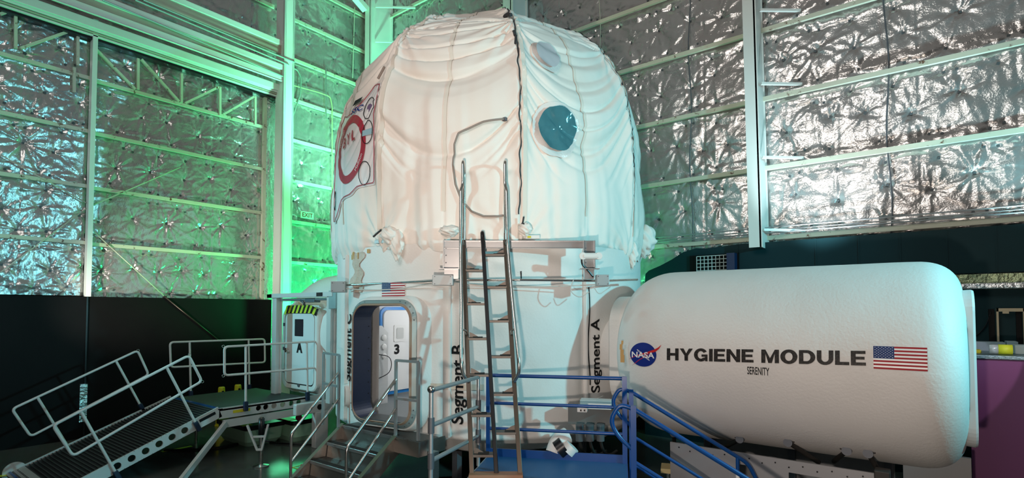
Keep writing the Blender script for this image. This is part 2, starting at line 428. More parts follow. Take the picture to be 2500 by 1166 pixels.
# header beams above the door, running along the left wall into the column
def hb(name, ya, yb, xf, y2=7.95, dep=.35, m=WHST, at=640, extra=None):
    za = PX(at, ya, xf).z; zb = PX(at, yb, xf).z
    bm = NB(); box2(bm, (xf - dep, -3, min(za, zb)), (xf, y2, max(za, zb)), .01); return struct(name, bm, m), za, zb
hb('trim_4', 191, 207, LX + .42, dep=.14)
for k, (a, b, xf) in enumerate(((209, 213, .36), (215, 218, .33), (220, 224, .30), (226, 231, .26))):
    o, _, _ = hb('trim_%d' % (5 + k), a, b, LX + xf, dep=.2, m=[WHST, BEIGE, WHST, BLKM][k])
hb('trim_9', 166, 179, LX + .62, dep=.05, m=WHST)
hb('trim_10', 151, 166, LX + .58, dep=.05, m=BEIGE)  # shadowed underside of the beam, its shade put in as beige
hb('trim_11', 138, 151, LX + .64, dep=.35, m=WHST)
hb('trim_12', 92, 113, LX + .52, dep=.05, m=BEIGE)
hb('trim_13', 78, 91, LX + .56, dep=.4, m=WHST)
hb('trim_14', 179, 181, LX + .64, dep=.06, m=WHST)
# structural columns
def column(name, px0, px1, ytop, yf, ybk, ax='y', m=COLM, z0=0, z1=13.5):
    pass
pA = PX(674, 400, -13.72); pB = PX(690, 400, -13.72)
cy0 = pB.y; bm = NB()
box2(bm, (-14.15, cy0, 0), (-13.72, cy0 + .06, 13.4)); box2(bm, (-14.15, cy0 + .24, 0), (-13.72, cy0 + .30, 13.4)); box2(bm, (-13.80, cy0, 0), (-13.72, cy0 + .3, 13.4))
box2(bm, (-14.15, cy0 + .05, 0), (-14.08, cy0 + .25, 13.4))
struct('trim_15', bm, COLM)
def wall_column(name, pxl, pxr, pxs, yf, z0, z1, lean=0):
    xl = PYp(pxl, 300, yf).x; xr = PYp(pxr, 300, yf).x; bm = NB()
    # front flange, web, back flange
    for (a, b, c, d) in ((xl, xr, yf, yf + .03), (xl, xr, BY - .12, BY - .09), ((xl + xr) / 2 + .07, (xl + xr) / 2 + .10, yf, BY - .1)):
        vs_ = box2(bm, (a, c, z0), (b, d, z1))
        for v in vs_: v.co.x -= lean * (v.co.z - z0) * 1.0
    return struct(name, bm, COLM), xl, xr
c1, cxl, cxr = wall_column('trim_16', 1824, 1857, 1890, 10.85, 3.9, 13.4, .012)
c2, ax_, bx_ = wall_column('trim_17', 889, 905, 960, 10.55, 0, 13.4)
c3, ex_, fx_ = wall_column('trim_18', 1228, 1252, 1300, 10.75, 3, 13.4)
for k, py_ in enumerate((28, 208, 388, 565)):     # flange braces
    a = PYp(1858, py_ - 4, 10.95); zz = a.z
    bm = NB(); beam(bm, (cxr, 10.95, zz), (cxr + .62, BY - .10, zz - .02), .05, .045); obj('flange_brace', bm, COLM, c1)
for k, py_ in enumerate((36, 118)):
    a = PYp(905, py_, 10.9); bm = NB(); beam(bm, (bx_, 10.7, a.z), (bx_ + 1.1, BY - .10, a.z - .1), .05, .05); obj('flange_brace', bm, COLM, c2)
# knee and rafter at the top of the corner column
kz = PYp(889, 22, 10.55).z
bm = NB(); beam(bm, (ax_ + .1, 10.5, kz - .1), (ax_ + .1, 8.6, kz + .9), .22, .16); beam(bm, (ax_ - .1, 10.5, kz + .45), (ax_ - .1, 8.6, kz + 1.5), .2, .1)
obj('rafter', bm, COLM, c2)
# back wall (foil), girts, tie lines
zr = [4.12 - 1.38, 4.12] + [4.12 + 1.383 * k for k in range(1, 8)]
wb = foil_sheet('wall_back', 'y', BY, -14.7, 4.5, 2.6, 13.6, zr, 31, .03, flip=-1, pitch=.62)
wb['kind'] = 'structure'
for z in zr[1:]:
    bm = NB(); beam(bm, (-14.6, BY - .13, z), (4.5, BY - .13, z), .06, .085); obj('girt', bm, CREAM, wb)
for px_, kk in ((1462, 0), (1683, 1), (2168, 1), (1240, 0)):
    x0 = PYp(px_, 300, BY - .16).x
    pts = [(x0 + .03 * math.sin(k * .9), BY - .10, 4.0 + k * .35) for k in range(26)]
    bm = NB(); tube(bm, pts, .011 if kk else .008, 6); obj('sag_rod', bm, DKFIT if kk else CREAM, wb)
bm = NB(); box2(bm, (-14.9, BY + .02, 0), (6, BY + .2, 13.6)); struct('wall_back_outer', bm, BLACK)
bm = NB(); box2(bm, (-15, -6, 0), (WX - .02, BY + .2, 13.6)); struct('wall_left_outer', bm, BLACK)

# dark partition before the back wall, its left end curved down
yp = 11.15
prof = [PYp(x, y, yp) for x, y in ((1572, 760), (1574, 690), (1576, 668), (1584, 660), (1612, 648), (1640, 633), (1668, 615), (1700, 605), (1722, 603))]
ztop = PYp(1800, 596, yp).z; zbot = PYp(2420, 665, yp).z
pts = [(p.x, p.z) for p in prof[:8]] + [(prof[8].x, ztop - .04), (PYp(1800, 596, yp).x, ztop), (4.6, ztop), (4.6, zbot), (PYp(2335, 665, yp).x, zbot), (PYp(2335, 665, yp).x, .0), (pts[0][0] if 0 else prof[0].x, 0)]
bm = NB(); prism(bm, [(x, yp, z) for x, z in pts], (0, .08, 0)); pw = struct('wall_back_lower', bm, DKT)
for px_ in (1800, 1990, 2095, 2196, 2310, 2430):
    x0 = PYp(px_, 600, yp).x; bm = NB(); box2(bm, (x0, yp - .012, zbot), (x0 + .02, yp, ztop)); obj('panel_joint', bm, DKT, pw)
# grilled vent
g0 = PYp(1700, 626, yp - .10); g1 = PYp(1776, 660, yp - .10); t = thing('wall_vent', 'white gridded vent in a dark box on the teal partition', 'vent', (g0.x, yp, g1.z))
bm = NB(); box2(bm, (g0.x - .16, yp - .04, g1.z - .1), (g1.x + .2, yp, g0.z + .03)); obj('back_panel', bm, BLACK, t)
bm = NB(); box2(bm, (g1.x + .02, yp - .22, g1.z - .1), (g1.x + .17, yp - .04, g0.z + .02)); obj('side_box', bm, DKBLUE, t)
bm = NB()
for k in range(9): x0 = g0.x + (g1.x - g0.x) * k / 8; beam(bm, (x0, yp - .08, g1.z - .05), (x0, yp - .08, g0.z), .012, .012, up=(0, 1, 0))
for k in range(6): z0 = g1.z - .05 + (g0.z - g1.z + .05) * k / 5; beam(bm, (g0.x, yp - .08, z0), (g1.x, yp - .08, z0), .012, .012)
obj('grille', bm, WPL, t)
# conduits along the foot of the back wall
for k, (za, m_) in enumerate(((4.25, ALU), (4.20, GREYP), (4.30, ALU))):
    bm = NB(); x0 = PYp(1600, 610, BY - .2).x; tube(bm, [(x0, BY - .24 - .04 * k, za), (4.4, BY - .24 - .04 * k, za)], .013, 8)
    tag(obj('conduit', bm, m_, None, 'auto'), ['shiny topmost metal conduit along the foot of the back foil wall', 'grey lower conduit along the foot of the back foil wall', 'middle metal conduit nearest the room along the back foil wall'][k], 'conduit')
# insulated duct and dark bay at the right
xa = PYp(2310, 680, 10.9).x
bm = NB(); box2(bm, (xa, 10.75, PYp(2420, 705, 10.8).z), (4.6, 10.95, PYp(2420, 690, 10.8).z), .02); tag(obj('foil_duct', bm, FOILB, None), 'bright foil-wrapped pipe under the dark header at right', 'duct')
bm = NB(); box2(bm, (PYp(2300, 680, 11.05).x, 11.0, PYp(2420, 690, 11.05).z - .02), (4.6, 11.1, PYp(2420, 668, 11.05).z)); o = obj('insulation_batt', bm, mat('greenish_foil_batt', (.34, .40, .24), .3, .9, bump=(12, .9, .05))); tag(o, 'greenish crumpled insulation strip showing below the dark header', 'insulation')
bm = NB(); box2(bm, (PYp(2300, 680, 11.05).x, 11.05, 0), (4.6, 11.09, PYp(2420, 706, 11.0).z)); struct('wall_right_bay', bm, DKT)
t = thing('door_frame', 'tan wooden frame leaning in the dark bay at right', 'frame', (PYp(2440, 835, 10.9).x, 10.9, 2.0))
for nm, a, b in (('upright', (2432, 752), (2440, 840)), ('upright', (2497, 752), (2503, 840)), ('crosspiece', (2432, 752), (2502, 760))):
    A = PYp(a[0], a[1], 10.9); B = PYp(b[0], b[1], 10.9); bm = NB(); box2(bm, (A.x, 10.88, A.z), (B.x, 10.93, B.z)); obj(nm, bm, TAN, t)
bm = NB(); A = PYp(2447, 757, 10.88); B = PYp(2463, 765, 10.88); box2(bm, (A.x, 10.86, A.z), (B.x, 10.88, B.z)); obj('label_plate', bm, TAN, t)
for x0_, lb in ((2413, 'black slab standing left of the tan frame in the bay'), (2480, 'black slab standing inside the tan frame in the bay')):
    A = PYp(x0_, 754, 10.95); B = PYp(x0_ + 17, 842, 10.95); bm = NB(); box2(bm, (A.x, 10.96, A.z), (B.x, 11.0, B.z)); tag(obj('black_panel', bm, BLACK), lb, 'panel')
bm = NB(); tube(bm, fillet([PYp(2420, 760, 10.955), PYp(2405, 800, 11.0), PYp(2375, 826, 11.03)], .2), .008, 6); tag(obj('hanging_cable', bm, BLKM), 'thin dark cable drooping beside the black slab', 'cable')
# purple partition with its shelf
yq = 9.4; x0 = PYp(2366, 880, yq).x; zt = PYp(2440, 877, yq).z
bm = NB(); box2(bm, (x0, yq, 0), (4.6, yq + .1, zt)); struct('wall_right_lower', bm, PURP)
bm = NB(); box2(bm, (x0, yq - .03, zt), (4.6, yq + 1.5, zt + .05), .01); tag(obj('ledge', bm, mat('diamond_plate', (.22, .32, .34), .35, .8, bump=(50, .8, .01))), 'metal tread-plate ledge on top of the purple partition', 'ledge')
zt += .05
def ledge_box(px0, px1, pya, dep, yy, m_, nm, lb, cat):
    A = PYp(px0, pya, yy); B = PYp(px1, pya, yy); bm = NB(); box2(bm, (A.x, yy, zt), (B.x, yy + dep, A.z), .008)
    return tag(obj(nm, bm, m_), lb, cat)
ledge_box(2350, 2455, 833, .3, 10.3, CARD, 'storage_box', 'long blue-grey box at the back of the tread-plate ledge', 'box')
ledge_box(2458, 2486, 833, .3, 10.3, CARD, 'storage_box', 'short blue-grey box right of the long one on the ledge', 'box')
ledge_box(2478, 2540, 842, .3, 9.75, mat('pale_box', (.5, .6, .62), .6), 'storage_box', 'pale box at the right end of the tread-plate ledge', 'box')
ledge_box(2360, 2396, 853, .25, 9.75, YEL, 'yellow_case', 'flat yellow case lying on the ledge beside the module collar', 'case')
t = thing('wrapped_roll', 'roll in clear and yellow wrapping lying on the ledge', 'roll', PYp(2415, 866, 9.6))
A = PYp(2415, 860, 9.6); B = PYp(2437, 860, 9.6); C_ = PYp(2472, 860, 9.6)
bm = NB(); tube(bm, [(A.x, 9.6, zt + .07), (B.x, 9.6, zt + .07)], .065, 14); obj('clear_wrap', bm, mat('clear_film', (.55, .62, .6), .15, .3), t)
bm = NB(); tube(bm, [(B.x, 9.6, zt + .07), (C_.x, 9.6, zt + .07)], .067, 14); obj('yellow_wrap', bm, YELG, t)

# ------------------------------------------------------------------ text and flags mapped on surfaces
def text_mesh(s, size, bold=0., sx_=1., spacing=1.):
    cu = bpy.data.curves.new('t', 'FONT'); cu.body = s; cu.size = size; cu.offset = bold; cu.space_character = spacing; cu.resolution_u = 6
    cu.align_x = 'LEFT'; cu.fill_mode = 'FRONT'
    to = bpy.data.objects.new('t', cu); COL.objects.link(to)
    dg = bpy.context.evaluated_depsgraph_get(); me = bpy.data.meshes.new_from_object(to.evaluated_get(dg))
    bm = NB(); bm.from_mesh(me)
    bpy.data.objects.remove(to); bpy.data.curves.remove(cu); bpy.data.meshes.remove(me)
    for v in bm.verts: v.co.x *= sx_
    return bm
def bbox(bm):
    xs = [v.co.x for v in bm.verts]; ys = [v.co.y for v in bm.verts]; return min(xs), max(xs), min(ys), max(ys)
def fit_text(s, wd, ht, bold=0., spacing=1.):
    """text scaled into width x height, origin at its centre"""
    bm = text_mesh(s, 1., bold, 1., spacing); a, b, c, d = bbox(bm)
    for v in bm.verts: v.co.x = ((v.co.x - a) / (b - a) - .5) * wd; v.co.y = ((v.co.y - c) / (d - c) - .5) * ht
    return bm
def wrap(bm, fn, step=.06):
    a, b, c, d = bbox(bm)
    for ax_i, lo, hi in ((0, a, b), (1, c, d)):
        k = lo + step
        while k < hi:
            g = bm.verts[:] + bm.edges[:] + bm.faces[:]
            co = [0, 0, 0]; co[ax_i] = k; no = [0, 0, 0]; no[ax_i] = 1
            bmesh.ops.bisect_plane(bm, geom=g, plane_co=co, plane_no=no, dist=1e-5); k += step
    for v in bm.verts: v.co = Vector(fn(v.co.x, v.co.y))
    return bm
def block_text(s, wd, ht):
    bm = NB(); t = .265; h = .205; x = 0.
    def q(pts): quad(bm, [(x + a, b, 0) for a, b in pts])
    def ringa(cx, cy, ro, rh, ri, rj, a0, a1, n=28):
        for k in range(n):
            a = R_(a0 + (a1 - a0) * k / n); b = R_(a0 + (a1 - a0) * (k + 1) / n)
            q([(cx + ri * math.cos(a), cy + rj * math.sin(a)), (cx + ro * math.cos(a), cy + rh * math.sin(a)), (cx + ro * math.cos(b), cy + rh * math.sin(b)), (cx + ri * math.cos(b), cy + rj * math.sin(b))])
    def bar(x0, x1, y0, y1): q([(x0, y0), (x1, y0), (x1, y1), (x0, y1)])
    for ch in s:
        w_ = .42
        if ch == 'H': w_ = .92; bar(0, t, 0, 1); bar(w_ - t, w_, 0, 1); bar(t, w_ - t, .39, .61)
        elif ch == 'Y': w_ = 1.0; m = w_ / 2; bar(m - t / 2, m + t / 2, 0, .42); q([(0, 1), (m - t / 2, .42), (m, .42), (m, .60), (.30, 1)]); q([(w_, 1), (w_ - .30, 1), (m, .60), (m, .42), (m + t / 2, .42)])
        elif ch == 'I': w_ = t; bar(0, t, 0, 1)
        elif ch == 'E': w_ = .80; bar(0, t, 0, 1); bar(t, w_ - .02, 1 - h, 1); bar(t, w_, 0, h); bar(t, w_ - .07, .41, .60)
        elif ch == 'L': w_ = .78; bar(0, t, 0, 1); bar(t, w_, 0, h + .01)
        elif ch == 'N': w_ = .94; bar(0, t, 0, 1); bar(w_ - t, w_, 0, 1); q([(t, 1), (t, .62), (w_ - t, 0), (w_ - t, .38)])
        elif ch == 'M': w_ = 1.12; bar(0, t, 0, 1); bar(w_ - t, w_, 0, 1); m = w_ / 2; q([(t, 1), (t, .70), (m - .11, 0), (m, 0), (m, .36)]); q([(w_ - t, 1), (m, .36), (m, 0), (m + .11, 0), (w_ - t, .70)])
        elif ch == 'O': w_ = 1.04; ringa(w_ / 2, .5, w_ / 2, .53, w_ / 2 - .29, .31, 0, 360, 44)
        elif ch == 'D': w_ = .96; bar(0, t, 0, 1); bar(t, .46, 1 - h, 1); bar(t, .46, 0, h); ringa(.46, .5, .50, .5, .22, .295, -90, 90)
        elif ch == 'U': w_ = .94; bar(0, t, .42, 1); bar(w_ - t, w_, .42, 1); ringa(w_ / 2, .42, w_ / 2, .45, w_ / 2 - t, .23, 180, 360)
        elif ch == 'G': w_ = 1.02; ringa(.51, .5, .51, .53, .23, .31, 32, 318, 36); bar(.56, w_ - .02, .36, .54); bar(w_ - .20, w_ - .02, 0, .36); bar(w_ - .28, w_ - .15, .10, .30)
        x += w_ + (.085 if ch != ' ' else 0)
    a, b, c, d = bbox(bm)
    for v in bm.verts: v.co.x = ((v.co.x - a) / (b - a) - .5) * wd; v.co.y = (v.co.y - .5) * ht
    return bm
STAR = [(math.cos(R_(90 + 36 * k)) * (1 if k % 2 == 0 else .4), math.sin(R_(90 + 36 * k)) * (1 if k % 2 == 0 else .4)) for k in range(10)]
def flag(name, wd, ht, fn, parent, n=14):
    """fn(x,y,off)"""
    bm = NB(); cw = .4 * wd; ch = ht * 7 / 13
    def patch(x0, x1, y0, y1, mi, off, nx):
        for i in range(nx):
            a = x0 + (x1 - x0) * i / nx; b = x0 + (x1 - x0) * (i + 1) / nx
            quad(bm, [fn(a, y0, off), fn(b, y0, off), fn(b, y1, off), fn(a, y1, off)], mi)
    for k in range(13):
        y1 = ht / 2 - ht * k / 13; y0 = y1 - ht / 13
        patch(-wd / 2 + (cw if k < 7 else 0), wd / 2, y0, y1, 0 if k % 2 == 0 else 1, .006, n)
    for j in range(7):
        patch(-wd / 2, -wd / 2 + cw, ht / 2 - ch + ch * j / 7, ht / 2 - ch + ch * (j + 1) / 7, 2, .006, 6)
    for r in range(9):
        nst = 6 if r % 2 == 0 else 5
        for c in range(nst):
            sx0 = -wd / 2 + cw * ((c + .5) / 6 if nst == 6 else (c + 1) / 6); sy0 = ht / 2 - ch * (r + 1) / 10
            s = ch * .042
            cen = bm.verts.new(fn(sx0, sy0, .010)); vs_ = [bm.verts.new(fn(sx0 + p[0] * s, sy0 + p[1] * s, .010)) for p in STAR]
            for q in range(10):
                f = bm.faces.new((cen, vs_[q], vs_[(q + 1) % 10])); f.material_index = 1
    return obj(name, bm, [RED, WHITE, BLUE], parent)

# ------------------------------------------------------------------ habitat core
HX, HY, HR = -6.6, 7.9, 2.8
CZ0, CZ1 = .92, 3.66
SE = [R_(a) for a in (-108, -62, -19.5, 27, 72, 117, 162, 207)]
def core_r(th):
    d = np.min([np.abs((th - s + np.pi) % (2 * np.pi) - np.pi) for s in SE], axis=0) * HR
    return HR - .075 * np.exp(-(d / .13) ** 2)
def cpt(th, z, off=0.):
    r = float(core_r(np.array(th))) + off + .004 + float(core_noise(np.array([th]), np.array([z]))[0]); return Vector((HX + r * math.cos(th), HY + r * math.sin(th), z))
core = thing('habitat_core', 'white cylindrical habitat module with an open hatch under the fabric dome', 'habitat module', (HX, HY, 0))
TH = R_(-82.2); HZ = 1.95      # hatch bearing and centre height
OW, OH, OR = 1.12, 1.68, .24   # opening
ths = np.linspace(-np.pi, np.pi, 720, endpoint=False); zs_ = np.concatenate([[CZ0 - .25, CZ0 - .12, CZ0 - .03], np.linspace(CZ0, CZ1, 95)])
T2, Z2 = np.meshgrid(ths, zs_, indexing='ij'); RR = core_r(T2)
def core_noise(th, z): return .012 * fbm(np.asarray((th + np.pi) % (2 * np.pi) - np.pi) * HR * 3, np.asarray(z) * 3., 3, 41) - .006
RR = RR + core_noise(T2, Z2)
RR = np.where(Z2 < CZ0, RR - (CZ0 - Z2) * 1.3, RR)
P = np.stack([HX + RR * np.cos(T2), HY + RR * np.sin(T2), Z2], -1)
Tc = (T2[:, :-1] + T2[:, 1:]) / 2 + np.pi / 720; Zc = (Z2[:, :-1] + Z2[:, 1:]) / 2
aa = np.abs((Tc - TH) * HR); zz = np.abs(Zc - HZ)
dx_ = np.maximum(aa - (OW / 2 + .03 - OR), 0); dz_ = np.maximum(zz - (OH / 2 + .03 - OR), 0)
inside = (np.hypot(dx_, dz_) < OR) & (aa < OW / 2 + .03) & (zz < OH / 2 + .03)
grid_obj('shell', P, CORE, core, mask=~inside, closed_u=True)
bm = NB(); lathe(bm, [(2.72, CZ1), (2.72, CZ1 + .06), (2.6, CZ1 + .12)], (HX, HY, 0), seg=96); obj('top_ring', bm, CORE, core, 'auto')
bm = NB(); lathe(bm, [(2.3, CZ0 - .3), (2.5, CZ0 - .24)], (HX, HY, 0), seg=64); obj('base_pan', bm, BLACK, core)
# segment seams
for k, s in enumerate(SE):
    bm = NB(); prev = None
    for zf in np.linspace(CZ0 + .02, CZ1 - .05, 24):
        c = Vector((math.cos(s), math.sin(s), 0)); tt = Vector((-math.sin(s), math.cos(s), 0))
        b0 = Vector((HX, HY, zf)) + c * (HR - .09); ring = [b0 + tt * a + c * o for a, o in ((-.014, 0), (-.014, .085), (.014, .085), (.014, 0))]
        ring = [bm.verts.new(p) for p in ring]
        if prev:
            for q in range(3): bm.faces.new((prev[q], prev[q + 1], ring[q + 1], ring[q]))
        prev = ring
    obj('seam_flange', bm, CORE, core)
# hatch surround
hn = Vector((math.cos(TH), math.sin(TH), 0)); ht_ = Vector((-math.sin(TH), math.cos(TH), 0)); hc = Vector((HX, HY, HZ))
def hp(a, b, n): return hc + ht_ * a + Vector((0, 0, b)) + hn * n
def hl(wd, h, r, n): return [hp(a, b, n) for a, b in rrect(wd, h, r)]
bm = NB(); loft(bm, [hl(1.46, 1.98, .36, 2.64), hl(1.38, 1.92, .33, 2.80), hl(1.31, 1.86, .30, 2.89), hl(1.26, 1.83, .28, 2.915), hl(1.23, 1.81, .27, 2.91)], smooth=True)
obj('hatch_fairing', bm, CORE, core)
bm = NB(); loft(bm, [hl(1.25, 1.81, .27, 2.88), hl(1.24, 1.80, .27, 2.925), hl(1.15, 1.71, .24, 2.965), hl(1.14, 1.70, .24, 2.955)], smooth=False)
hf = obj('hatch_frame', bm, TEALF, core)
bm = NB(); loft(bm, [hl(1.15, 1.71, .24, 2.955), hl(1.09, 1.66, .22, 2.985), hl(1.07, 1.64, .21, 2.975)]); obj('gasket', bm, TANF, core)
bm = NB(); loft(bm, [hl(1.07, 1.64, .21, 2.975), hl(1.07, 1.64, .21, 2.61), hl(1.2, 1.8, .25, 2.60)]); obj('hatch_reveal', bm, DKBLUE, core)
bm = NB(); box(bm, hp(0, -.815, 2.79), (.34, .92, .012), frame_of(hn)); obj('threshold', bm, mat('threshold_grey', (.10, .11, .11), .5, .4), core)
for a, b in rrect(1.19, 1.75, .255, 4):
    bm = NB(); lathe(bm, [(.010, 0), (.010, .008)], hp(a, b, 2.943), axis=hn, seg=8); obj('bolt', bm, DKFIT, hf)
# interior: liner, floor, ceiling, open blue door leaf, second hatch with its number
bm = NB(); n_ = 72
lin = []
for k in range(n_ + 1):
    a = TH + R_(14) + (2 * math.pi - R_(28)) * k / n_; lin.append(a)
for a, b in zip(lin, lin[1:]):
    quad(bm, [(HX + 2.45 * math.cos(a), HY + 2.45 * math.sin(a), .98), (HX + 2.45 * math.cos(b), HY + 2.45 * math.sin(b), .98), (HX + 2.45 * math.cos(b), HY + 2.45 * math.sin(b), 3.2), (HX + 2.45 * math.cos(a), HY + 2.45 * math.sin(a), 3.2)])
obj('inner_wall', bm, INW, core, True)
bm = NB(); lathe(bm, [(2.46, .96), (2.46, .98)], (HX, HY, 0), seg=64); obj('inner_floor', bm, mat('inner_floor_grey', (.16, .18, .18), .4), core)
bm = NB(); lathe(bm, [(2.46, 3.2), (2.46, 3.22)], (HX, HY, 0), seg=64); obj('inner_ceiling', bm, INW, core)
L_ = bpy.data.lights.new('interior_lamp', 'POINT'); L_.energy = 75; L_.color = (.93, .97, 1); L_.shadow_soft_size = .15
lo = bpy.data.objects.new('interior_lamp', L_); COL.objects.link(lo); lo.location = (HX - .2, HY + .2, 2.95)
for k in range(9):
    bm = NB(); lathe(bm, [(.009, 0), (.009, .006)], hp(-.533, -.68 + .17 * k, 2.66), axis=ht_, seg=8); obj('rivet', bm, BLKM, hf)
# inner hatch 3, facing into the room
ix = -8.55; A = PX(933, 765, ix); B = PX(998, 765, ix)
zt3, zb3 = PX(962, 756, ix).z, PX(962, 952, ix).z
t3 = thing('inner_hatch_panel', 'white hatch with blue rim and black number 3 inside the habitat', 'hatch', (ix, (A.y + B.y) / 2, zb3))
cy3 = (A.y + B.y) / 2 + .06; w3 = (B.y - A.y) + .16; h3 = zt3 - zb3
def p3(a, b, n): return Vector((ix + n, cy3 + a, (zt3 + zb3) / 2 + b))
bm = NB(); loft(bm, [[p3(a, b, 0) for a, b in rrect(w3 + .10, h3 + .12, .16)], [p3(a, b, .04) for a, b in rrect(w3 + .10, h3 + .12, .16)]], cap1=True); obj('rim', bm, DOORB, t3)
bm = NB(); loft(bm, [[p3(a, b, .04) for a, b in rrect(w3, h3, .12)], [p3(a, b, .07) for a, b in rrect(w3 - .02, h3 - .02, .11)]], cap1=True); obj('panel', bm, INW, t3)
for ww, hh, nn, mm, nm in ((.30, .34, .085, WPL, 'window_surround'), (.18, .22, .095, mat('frosted_pane', (.55, .56, .54), .3), 'window_pane')):
    bm = NB(); loft(bm, [[p3(a - .02, b + .34, .06) for a, b in rrect(ww, hh, .03)], [p3(a - .02, b + .34, nn) for a, b in rrect(ww, hh, .03)]], cap1=True); obj(nm, bm, mm, t3)
bm = fit_text('3', .13, .20, .04)
for v in bm.verts: v.co = p3(v.co.x - .09, v.co.y + .02, .078)
obj('number', bm, TEXTM, t3)
# grey rack with round holes inside, left of hatch 3
q0 = PX(926, 900, -8.1); t = thing('equipment_rack', 'grey rack with round knobs just inside the open hatch', 'rack', (-8.1, q0.y, .98))
bm = NB(); prism(bm, [(-8.0, q0.y - .25, .98), (-8.0, q0.y + .12, .98), (-8.0, q0.y + .12, 2.28), (-8.0, q0.y - .02, 2.42), (-8.0, q0.y - .25, 2.42)], (-.35, 0, 0)); obj('body', bm, ALUG, t)
for k in range(3):
    bm = NB(); lathe(bm, [(.055, 0), (.055, .02), (.03, .03)], (-8.0, q0.y + .02, 2.2 - .17 * k), axis=(1, 0, 0), seg=16); obj('knob', bm, WPL, t, 'auto')
bm = NB(); tube(bm, fillet([(-7.97, q0.y - .15, 1.9), (-7.9, q0.y + .12, 1.85), (-7.9, q0.y + .12, 1.55), (-7.97, q0.y - .15, 1.45)], .15), .008, 6); obj('cable', bm, BLKM, t)
# lettering on the core, reading upwards
def core_text(s, th, zc, wd, hh, bold=.02):
    bm = fit_text(s, wd, hh, bold)
    wrap(bm, lambda x, y: cpt(th - y / HR, zc + x, .010), .05); return obj('lettering', bm, TEXTM, core)
core_text('Segment B', R_(-59.2), (PYp(1115, 1033, 5.5).z + PYp(1115, 842, 5.5).z) / 2, 1.10, .25)
core_text('Segment A', R_(-15.6), 2.03, 1.10, .19)
core_text('Segment C', R_(-103.0), 2.12, 1.05, .34)
flag('flag_decal', .43, .235, lambda x, y, o: cpt(R_(-80.6) + x / HR, 2.99 + y, o), core)
# small round port and tape bands left of the hatch
pc = R_(-104.5); c0 = cpt(pc, 1.36, 0); nn = Vector((math.cos(pc), math.sin(pc), 0)); tt = Vector((-math.sin(pc), math.cos(pc), 0))
bm = NB(); loft(bm, [[c0 + tt * a + Vector((0, 0, b)) - nn * .05 for a, b in rrect(.22, .36, .10)], [c0 + tt * a + Vector((0, 0, b)) + nn * .07 for a, b in rrect(.19, .33, .09)]], cap1=True); obj('side_port', bm, CORE, core)
for (ta, tb, z0, z1, nm, m_) in ((-60.8, -57.4, 1.16, 1.9, 'tan_tape', mat('tan_tape', (.55, .47, .34), .7)), (-74, -52, 1.60, 1.68, 'tan_tape', mat('faint_tape', (.68, .58, .48), .7)),
                             (-101.5, -99.5, 3.50, 3.62, 'bare_patch', ORANGE), (-97.3, -96.7, 3.50, 3.60, 'bare_patch', ORANGE), (-63.4, -64.6, 3.55, 3.64, 'bare_patch', ORANGE), (-92, -90.6, 3.57, 3.63, 'bare_patch', ORANGE)):
    if nm == 'tan_tape' and z0 < 1.5: continue
    bm = NB(); k = 8
    for q in range(k):
        a = R_(ta + (tb - ta) * q / k); b = R_(ta + (tb - ta) * (q + 1) / k); quad(bm, [cpt(a, z0, .010), cpt(b, z0, .010), cpt(b, z1, .010), cpt(a, z1, .010)])
    obj(nm, bm, m_, core)
# tan streak left of the hatch flag: fabric shadow and peel painted in
bm = NB(); left = []; rgt = []
for k in range(15):
    z = 3.6 - .62 * k / 14; wv = .055 * math.sin(k * 1.1); wd = .17 + .05 * math.sin(k * .7 + 1); 
    left.append(cpt(R_(-97.0) + (-wd + wv) / HR, z, .011)); rgt.append(cpt(R_(-97.0) + (wd * .7 + wv) / HR, z, .011))
for k in range(14): quad(bm, [left[k], left[k + 1], rgt[k + 1], rgt[k]])
obj('shadow_peel_streak', bm, mat('shadow_peel_tan', (.60, .47, .38), .75, 0, bump=(14, .8, .03), mottle=(5, .7, (.74, .66, .58))), core)
# wedge shaped feet and skirt under the core
for a in (-98, -62, -40, -15):
    c = cpt(R_(a), 0, -.35); bm = NB(); box2(bm, (c.x - .05, c.y - .05, 0), (c.x + .05, c.y + .05, CZ0 - .1)); obj('foot', bm, DKFIT, core)

# ------------------------------------------------------------------ fabric dome
prof_c = np.array([(2.80, 3.60), (2.85, 3.85), (2.88, 4.5), (2.88, 5.3), (2.84, 5.85), (2.65, 6.55), (2.24, 7.18), (1.62, 7.66), (.95, 7.90), (.4, 7.99), (.0, 8.01)])
def resample(c, n):
    # Catmull-Rom then arc length
    pts = []
    for i in range(len(c) - 1):
        p0 = c[max(i - 1, 0)]; p1 = c[i]; p2 = c[i + 1]; p3_ = c[min(i + 2, len(c) - 1)]
        for t_ in np.linspace(0, 1, 20, endpoint=False):
            pts.append(.5 * ((2 * p1) + (-p0 + p2) * t_ + (2 * p0 - 5 * p1 + 4 * p2 - p3_) * t_ ** 2 + (-p0 + 3 * p1 - 3 * p2 + p3_) * t_ ** 3))
    pts.append(c[-1]); pts = np.array(pts); s = np.concatenate([[0], np.cumsum(np.hypot(*np.diff(pts, axis=0).T))])
    q = np.linspace(0, s[-1], n); return np.stack([np.interp(q, s, pts[:, 0]), np.interp(q, s, pts[:, 1])], -1), s[-1]
PROF, PLEN = resample(prof_c, 400)
tg = np.gradient(PROF, axis=0); tg /= np.hypot(tg[:, 0], tg[:, 1])[:, None]; NRM = np.stack([tg[:, 1], -tg[:, 0]], -1)
RIB0 = -42.0; RIBP = 43.5
